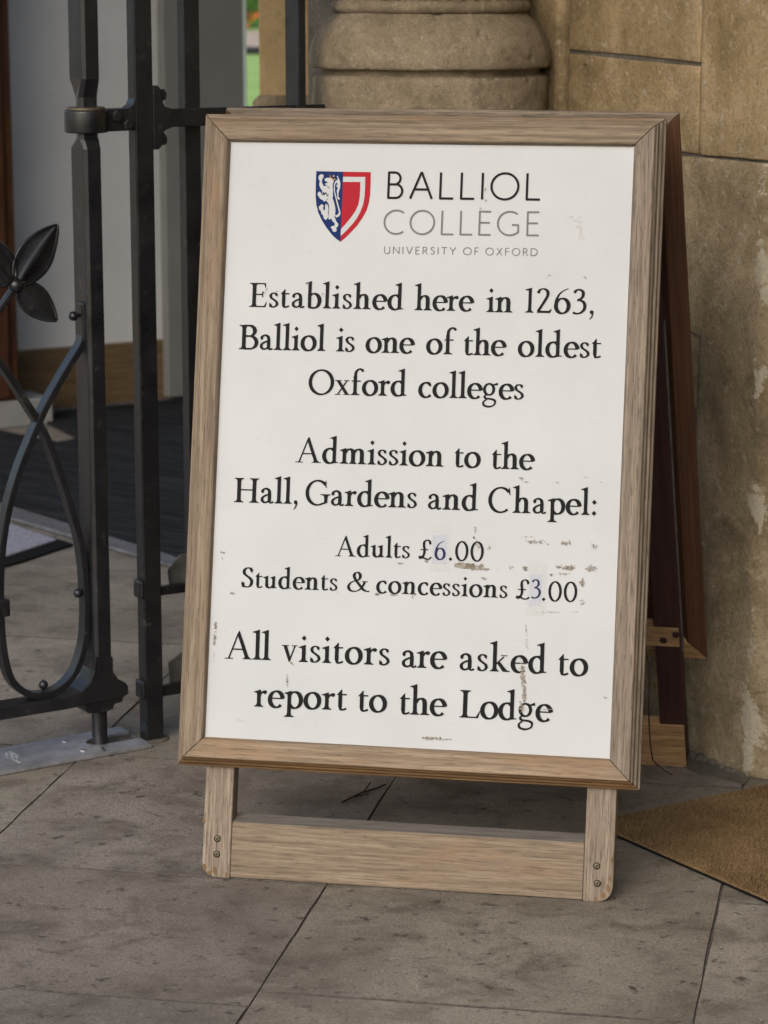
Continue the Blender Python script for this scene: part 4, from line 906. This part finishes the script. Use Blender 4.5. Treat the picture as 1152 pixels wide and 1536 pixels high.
# ---- shield of arms
def zs(x, y): return (466 + x / 11.52, 250 + y / 11.52)
def shape(b, pts, m, h):
    b.face([front.P(*spx(*zs(*p)), h) for p in pts], None, m)
b = MB()
right = [(1040, 95), (1036, 300), (1028, 480), (1008, 620), (965, 760), (900, 880), (810, 1010), (700, 1130), (610, 1220), (516, 1300)]
left = [(98, 78), (88, 300), (86, 520), (98, 660), (130, 790), (190, 920), (270, 1050), (370, 1180), (440, 1245), (516, 1300)]
shape(b, [(565, 88)] + right, 1, .0004); shape(b, [(98, 78), (565, 88), (516, 1300)] + left[::-1][1:-1], 0, .0004)
oo = [(562, 176), (944, 178), (942, 330), (932, 520), (908, 650), (860, 780), (800, 890), (730, 985), (640, 1085), (575, 1150), (519, 1196)]
oi = [(558, 264), (860, 266), (858, 400), (848, 540), (828, 650), (785, 750), (720, 850), (650, 940), (590, 1010), (550, 1050), (524, 1085)]
for i in range(len(oo) - 1): shape(b, [oo[i], oo[i + 1], oi[i + 1], oi[i]], 2, .0006)
# rampant lion
body = [(240, 215), (268, 198), (300, 192), (340, 196), (375, 225), (400, 250), (385, 300), (380, 350), (388, 400), (384, 450), (388, 500), (378, 545), (395, 590), (412, 640), (425, 700), (430, 760), (425, 820), (410, 870), (395, 905), (365, 880), (345, 905), (318, 918), (305, 870), (300, 800), (310, 745), (322, 700), (310, 640), (280, 600), (262, 590), (236, 606), (205, 575), (170, 560), (145, 525), (118, 480), (128, 450), (160, 428), (178, 455), (195, 490), (230, 505), (205, 480), (195, 440), (205, 415), (180, 390), (158, 345), (150, 300), (160, 255), (140, 215), (135, 180), (150, 150), (178, 130), (205, 138), (228, 145), (222, 185), (200, 215), (195, 260), (205, 300), (232, 340), (250, 335), (290, 330), (262, 315), (244, 300), (262, 290), (290, 285), (280, 262), (250, 248)]
hind1 = [(305, 690), (285, 650), (262, 645), (248, 680), (252, 730), (240, 760), (222, 750), (218, 710), (225, 670), (190, 648), (170, 668), (142, 690), (150, 740), (175, 760), (190, 820), (215, 840), (232, 900), (262, 925), (300, 880), (318, 800)]
hind2 = [(350, 880), (400, 850), (430, 905), (445, 950), (480, 990), (470, 1040), (445, 1050), (450, 1110), (420, 1130), (385, 1120), (370, 1080), (345, 1045), (380, 1025), (415, 1022), (418, 985), (380, 940)]
tail = [(420, 840), (465, 832), (490, 800), (480, 740), (455, 650), (425, 520), (402, 420), (402, 320), (425, 260), (475, 215), (452, 170), (470, 160), (486, 200), (505, 245), (516, 290), (510, 370), (485, 440), (478, 520), (500, 545), (508, 560), (485, 572), (462, 545), (460, 470), (452, 425), (470, 370), (442, 330), (470, 300), (445, 270), (420, 320), (420, 420), (445, 520), (475, 640), (505, 750), (518, 810), (500, 855), (450, 880), (430, 870)]
for k, pts in enumerate((body, hind1, hind2, tail)): shape(b, pts, 2, .00062 + k * .00003)
shape(b, [(325, 120), (345, 175), (385, 215), (440, 212), (400, 240), (360, 215), (335, 180)], 3, .0008); shape(b, [(385, 150), (412, 150), (408, 180), (388, 178)], 3, .0008)
for pts in ([(205, 430), (250, 455), (265, 440), (300, 500), (320, 450), (300, 530), (262, 470), (235, 500), (210, 480)], [(262, 590), (280, 565), (318, 555), (285, 575)], [(300, 800), (312, 740), (328, 700), (316, 760), (306, 880)], [(275, 350), (310, 345), (345, 390), (312, 365)], [(262, 268), (290, 262), (292, 280), (270, 283)]): shape(b, pts, 4, .0009)
cr_ = b.build('shield_crest', [M['blue'], M['red'], M['white'], M['gold'], M['line']], pan, weld=False)
bm = bmesh.new(); bm.from_mesh(cr_.data); bmesh.ops.triangulate(bm, faces=bm.faces, ngon_method='EAR_CLIP')
for f in bm.faces:
    if f.normal.dot(SN) < 0: f.normal_flip()
bm.to_mesh(cr_.data); bm.free()
# ---- flaked and rubbed paint: irregular chips
def chips(list_, m, name, h, seed):
    rr = random.Random(seed); b = MB(); k = 0
    for (cx_, cy_, w_, h_, n_, r0, r1) in list_:
        for i in range(n_):
            px, py = cx_ + rr.gauss(0, .33) * w_, cy_ + rr.gauss(0, .33) * h_; rad = rr.uniform(r0, r1); el = rr.uniform(.35, 1); nn_ = rr.randint(6, 10)
            pts = [(px + math.cos(6.283 * q / nn_) * rad * rr.uniform(.5, 1.15), py + math.sin(6.283 * q / nn_) * rad * el * rr.uniform(.5, 1.15)) for q in range(nn_)]
            k += 1; b.face([front.P(*spx(*p), h + (k % 40) * .00001) for p in pts])
    o = b.build(name, M[m], pan, weld=False); bm = bmesh.new(); bm.from_mesh(o.data); bmesh.ops.triangulate(bm, faces=bm.faces, ngon_method='EAR_CLIP')
    for f in bm.faces:
        if f.normal.dot(SN) < 0: f.normal_flip()
    bm.to_mesh(o.data); bm.free(); o['kind'] = 'stuff'; return o
chips([(702, 849, 26, 3.6, 60, 1.5, 5), (690, 847, 14, 2.5, 22, 2, 5), (720, 853, 18, 1.6, 22, 1, 3), (803, 813, 22, 4, 46, .4, 1.6), (790, 805, 20, 2, 14, .3, .9), (850, 814, 12, 4, 26, .5, 2), (890, 818, 9, 8, 26, .4, 1.2),
       (787, 852, 6, 4, 22, .6, 1.8), (766, 852, 8, 4, 9, .4, 1.3), (838, 851, 8, 5, 20, .5, 1.6), (853, 852, 14, 5, 46, .7, 2.2), (886, 853, 12, 6, 40, .6, 2), (846, 860, 14, 2.5, 20, .5, 1.5), (826, 862, 4, 3, 12, .5, 1.5), (873, 875, 4, 8, 34, .5, 1.7), (874, 903, 5, 7, 12, .4, 1.4),
       (726, 867, 4, 2.5, 10, .7, 2), (713, 795, 1.6, 6, 12, .4, 1.3), (711, 806, 2.5, 2, 8, .6, 1.5), (733, 820, 3, 6, 9, .4, 1.3), (717, 819, 6, 8, 16, .4, 1.5), (622, 892, 1.6, 4, 7, .4, 1.2), (640, 841, 4, 2.5, 9, .5, 1.5), (600, 845, 8, .8, 16, .5, 1.4), (566, 891, 6, 1.2, 14, .6, 1.8), (590, 892, 9, 1, 18, .5, 1.6), (619, 895, 2, 4, 8, .4, 1.2),
       (784, 1012, 4.5, 26, 90, .6, 2.2), (786, 1040, 3.5, 22, 70, .6, 2.0), (783, 1060, 3.5, 12, 26, .5, 1.8), (789, 945, 2.4, 10, 16, .4, 1.3), (790, 966, 3.5, 10, 18, .3, 1), (431, 1022, 1.7, 13, 26, .4, 1.3), (437, 994, 4, 4, 14, .4, 1.4), (646, 1107, 17, 2, 56, .8, 2.4), (668, 1109, 9, 1, 10, .5, 1.3),
       (323, 938, 2, 8, 22, .5, 1.6), (322, 958, 2.5, 9, 34, .5, 2.2), (321, 985, 2, 14, 8, .4, 1.1), (334, 829, 4, 3, 9, .5, 1.4), (333, 838, 2, 3, 6, .4, 1), (349, 890, 4, 1.4, 10, .6, 1.8),
       (783, 718, 4, 3, 9, .4, 1.5), (790, 723, 6, 1, 8, .4, 1.2), (836, 724, 4, .8, 8, .4, 1.2), (879, 716, 4, 1, 8, .3, .9), (901, 724, 3, 1.5, 6, .3, .9), (728, 284, 3, 3.5, 12, .3, 1), (729, 301, 2, 2, 8, .4, 1.1), (721, 313, 1.6, 3, 8, .4, 1.1), (824, 413, 3, 1.5, 5, .3, 1), (878, 416, 6, 3, 10, .3, 1.3), (908, 1046, 5, 1.2, 12, .4, 1.3), (822, 1064, 12, 1.2, 20, .4, 1.3), (386, 659, .6, .6, 2, .5, .9), (823, 918, 24, 1, 20, .3, 1), (862, 918, 8, .6, 8, .3, .9), (415, 437, 9, 1.5, 8, .3, .9), (400, 434, 4, 2, 8, .3, .9), (463, 426, 3, 3, 8, .3, 1), (485, 441, 3, 4, 8, .3, .9), (462, 443, 1.6, 10, 9, .3, .8), (398, 439, 3, 3, 8, .3, .8)], 'scuff', 'paint_chips', .0016, 4)
chips([(870, 345, 9, 22, 26, .5, 2.6), (860, 330, 14, 12, 14, .4, 2), (890, 240, 20, 8, 10, .3, 1), (500, 800, 120, 30, 18, .3, 1), (400, 270, 10, 5, 8, .4, 1.6), (830, 415, 30, 4, 10, .3, 1.2), (450, 1085, 60, 14, 18, .3, 1), (860, 1090, 30, 20, 16, .3, 1.2), (640, 640, 180, 40, 14, .3, .9), (360, 1080, 14, 8, 10, .4, 1.2), (920, 480, 12, 30, 10, .3, 1), (895, 590, 10, 20, 12, .3, 1.2)], 'smudge', 'rubbed_marks', .0006, 6)

def worn(lst, off, par, seed):
    rr = random.Random(seed); b = MB()
    for i, (cx_, cy_, rad, el) in enumerate(lst):
        n_ = 11; b.face([front.P(*spx(cx_ + math.cos(6.283 * q / n_) * rad * rr.uniform(.55, 1.1), cy_ + math.sin(6.283 * q / n_) * rad * el * rr.uniform(.55, 1.1), off), off + .0003 + i * .00003) for q in range(n_)])
    o = b.build('worn_patch', M['oak_edge'], par, weld=False); flat(o); o['kind'] = 'stuff'
worn([(322, 1306, 3, 2.4), (314, 1309, 4, .9), (307, 1300, 3, 2), (306, 1231, 2.4, 1.6), (340, 1312, 2.2, 2)], -.0222, lg[-1], 3)
worn([(905, 1343, 5, 1.1), (912, 1333, 3, 2.4), (893, 1349, 3, 1.4), (915, 1318, 2, 3), (917, 1290, 1.6, 4), (917, 1230, 1.6, 3)], -.0222, lg[1], 4)
# ---- rear leaf
TH = R(20); RU = UP * math.cos(TH) + SN0 * math.sin(TH); RN = -SN0 * math.cos(TH) + UP * math.sin(TH)
RA = -SA; TOP = SO + SA * .012 + SU * 1.154 - SN * .085
rk = R(2.35); RA2 = RA * math.cos(rk) + RU * math.sin(rk); RU2 = RU * math.cos(rk) - RA * math.sin(rk)
if (RU2.dot(SA)) > 0: RA2 = RA * math.cos(rk) - RU * math.sin(rk); RU2 = RU * math.cos(rk) + RA * math.sin(rk)
RA2 = RA      # the rear leaf is racked out of square: its stiles lean, its rails stay level
rear = Leaf(TOP - RU2 * 1.1345 + RN * .022, RA2, RU2, RN)
frame_side(rear, -.3435, .3435, T0, T1, 'bottom', 'oak_warm', 'frame_rail')['label'] = 'raw oak bottom rail of the rear leaf'
frame_side(rear, -.3435, .3435, T0, T1, 'top', 'oak_grey', 'frame_rail')
for s_ in ('left', 'right'): frame_side(rear, -.3435, .3435, T0, T1, s_, 'stained', 'frame_stile')['label'] = 'unweathered red brown stile of the rear leaf'
panel_mesh(rear, M['stained'])['label'] = 'brown back of the rear notice panel'
for sx in (-1, 1):
    # length so that the foot meets the paving
    p = rear.P(sx * .285, 0, -.0545); k = -(p.z + .00556) / RU2.z
    o = leg(rear, sx, k + .0005, 1.08, 'maroon', math.tan(TH), -.0545); o['label'] = 'dark maroon leg of the rear leaf'; lg[2 * sx] = o
kf = k
b = MB(); b.prism([(-.0565, kf + .087), (-.0565, kf + .0015), (-.038, kf - .004), (-.038, kf + .093)], rear.o, rear.n, rear.u, rear.a, -.303, .303, 2); b.build('cross_rail', M['oak_warm'], sign, bevel=.0015)
b = MB(); b.prism([(-.0560, .246), (-.0560, .209), (-.030, .209), (-.030, .246)], rear.o, rear.n, rear.u, rear.a, -.303, .303, 2)
for sx in (-1, 1):
    for dx_, dt in ((-.013, .006), (.008, -.006)):
        b.lathe([(0, .0), (.0062, 0), (.0062, .0012), (0, .0014)], rear.P(sx * (.285 - dx_), .2275 + dt, -.0562), -RN, 14, m=1)
b.build('batten', [M['oak_warm'], M['maroon']], sign, bevel=.001)
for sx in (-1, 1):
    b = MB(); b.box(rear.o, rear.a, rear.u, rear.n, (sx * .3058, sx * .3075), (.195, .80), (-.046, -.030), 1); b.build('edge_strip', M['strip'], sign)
# hinges between the leaves, and the stay cord trailing inside
for x in (-.2, .2):
    b = MB(); b.cyl(front.P(x - .03, 1.125, -.060), front.P(x + .03, 1.125, -.060), .006, 12)
    b.box(front.o, SA, SU, SN, (x - .03, x + .03), (1.07, 1.125), (-.0575, -.0555)); b.build('hinge', M['steel'], sign)
b = MB(); cp = [(970, 905, .16), (968, 960, .15), (974, 1010, .14), (973, 1060, .14), (975, 1110, .16), (979, 1140, .2)]
pts = []
for px, py, dep in cr(cp, 5): pts.append(onplane(px, py, SO - SN0 * (dep + .25), SN0))
for p in ((984, 1148), (996, 1158), (1008, 1165)): pts.append(floor(*p) + UP * .003)
for p, q in zip(pts, pts[1:]): b.cyl(p, q, .0012, 7)
b.build('stay_cord', M['maroon'], sign)

# the whole board is set so that its feet meet the paving exactly
KS = CAM_H / (CAM_H + .0055)
sign.location = EYE + (Vector(sign.location) - EYE) * KS; sign.scale = (KS, KS, KS)
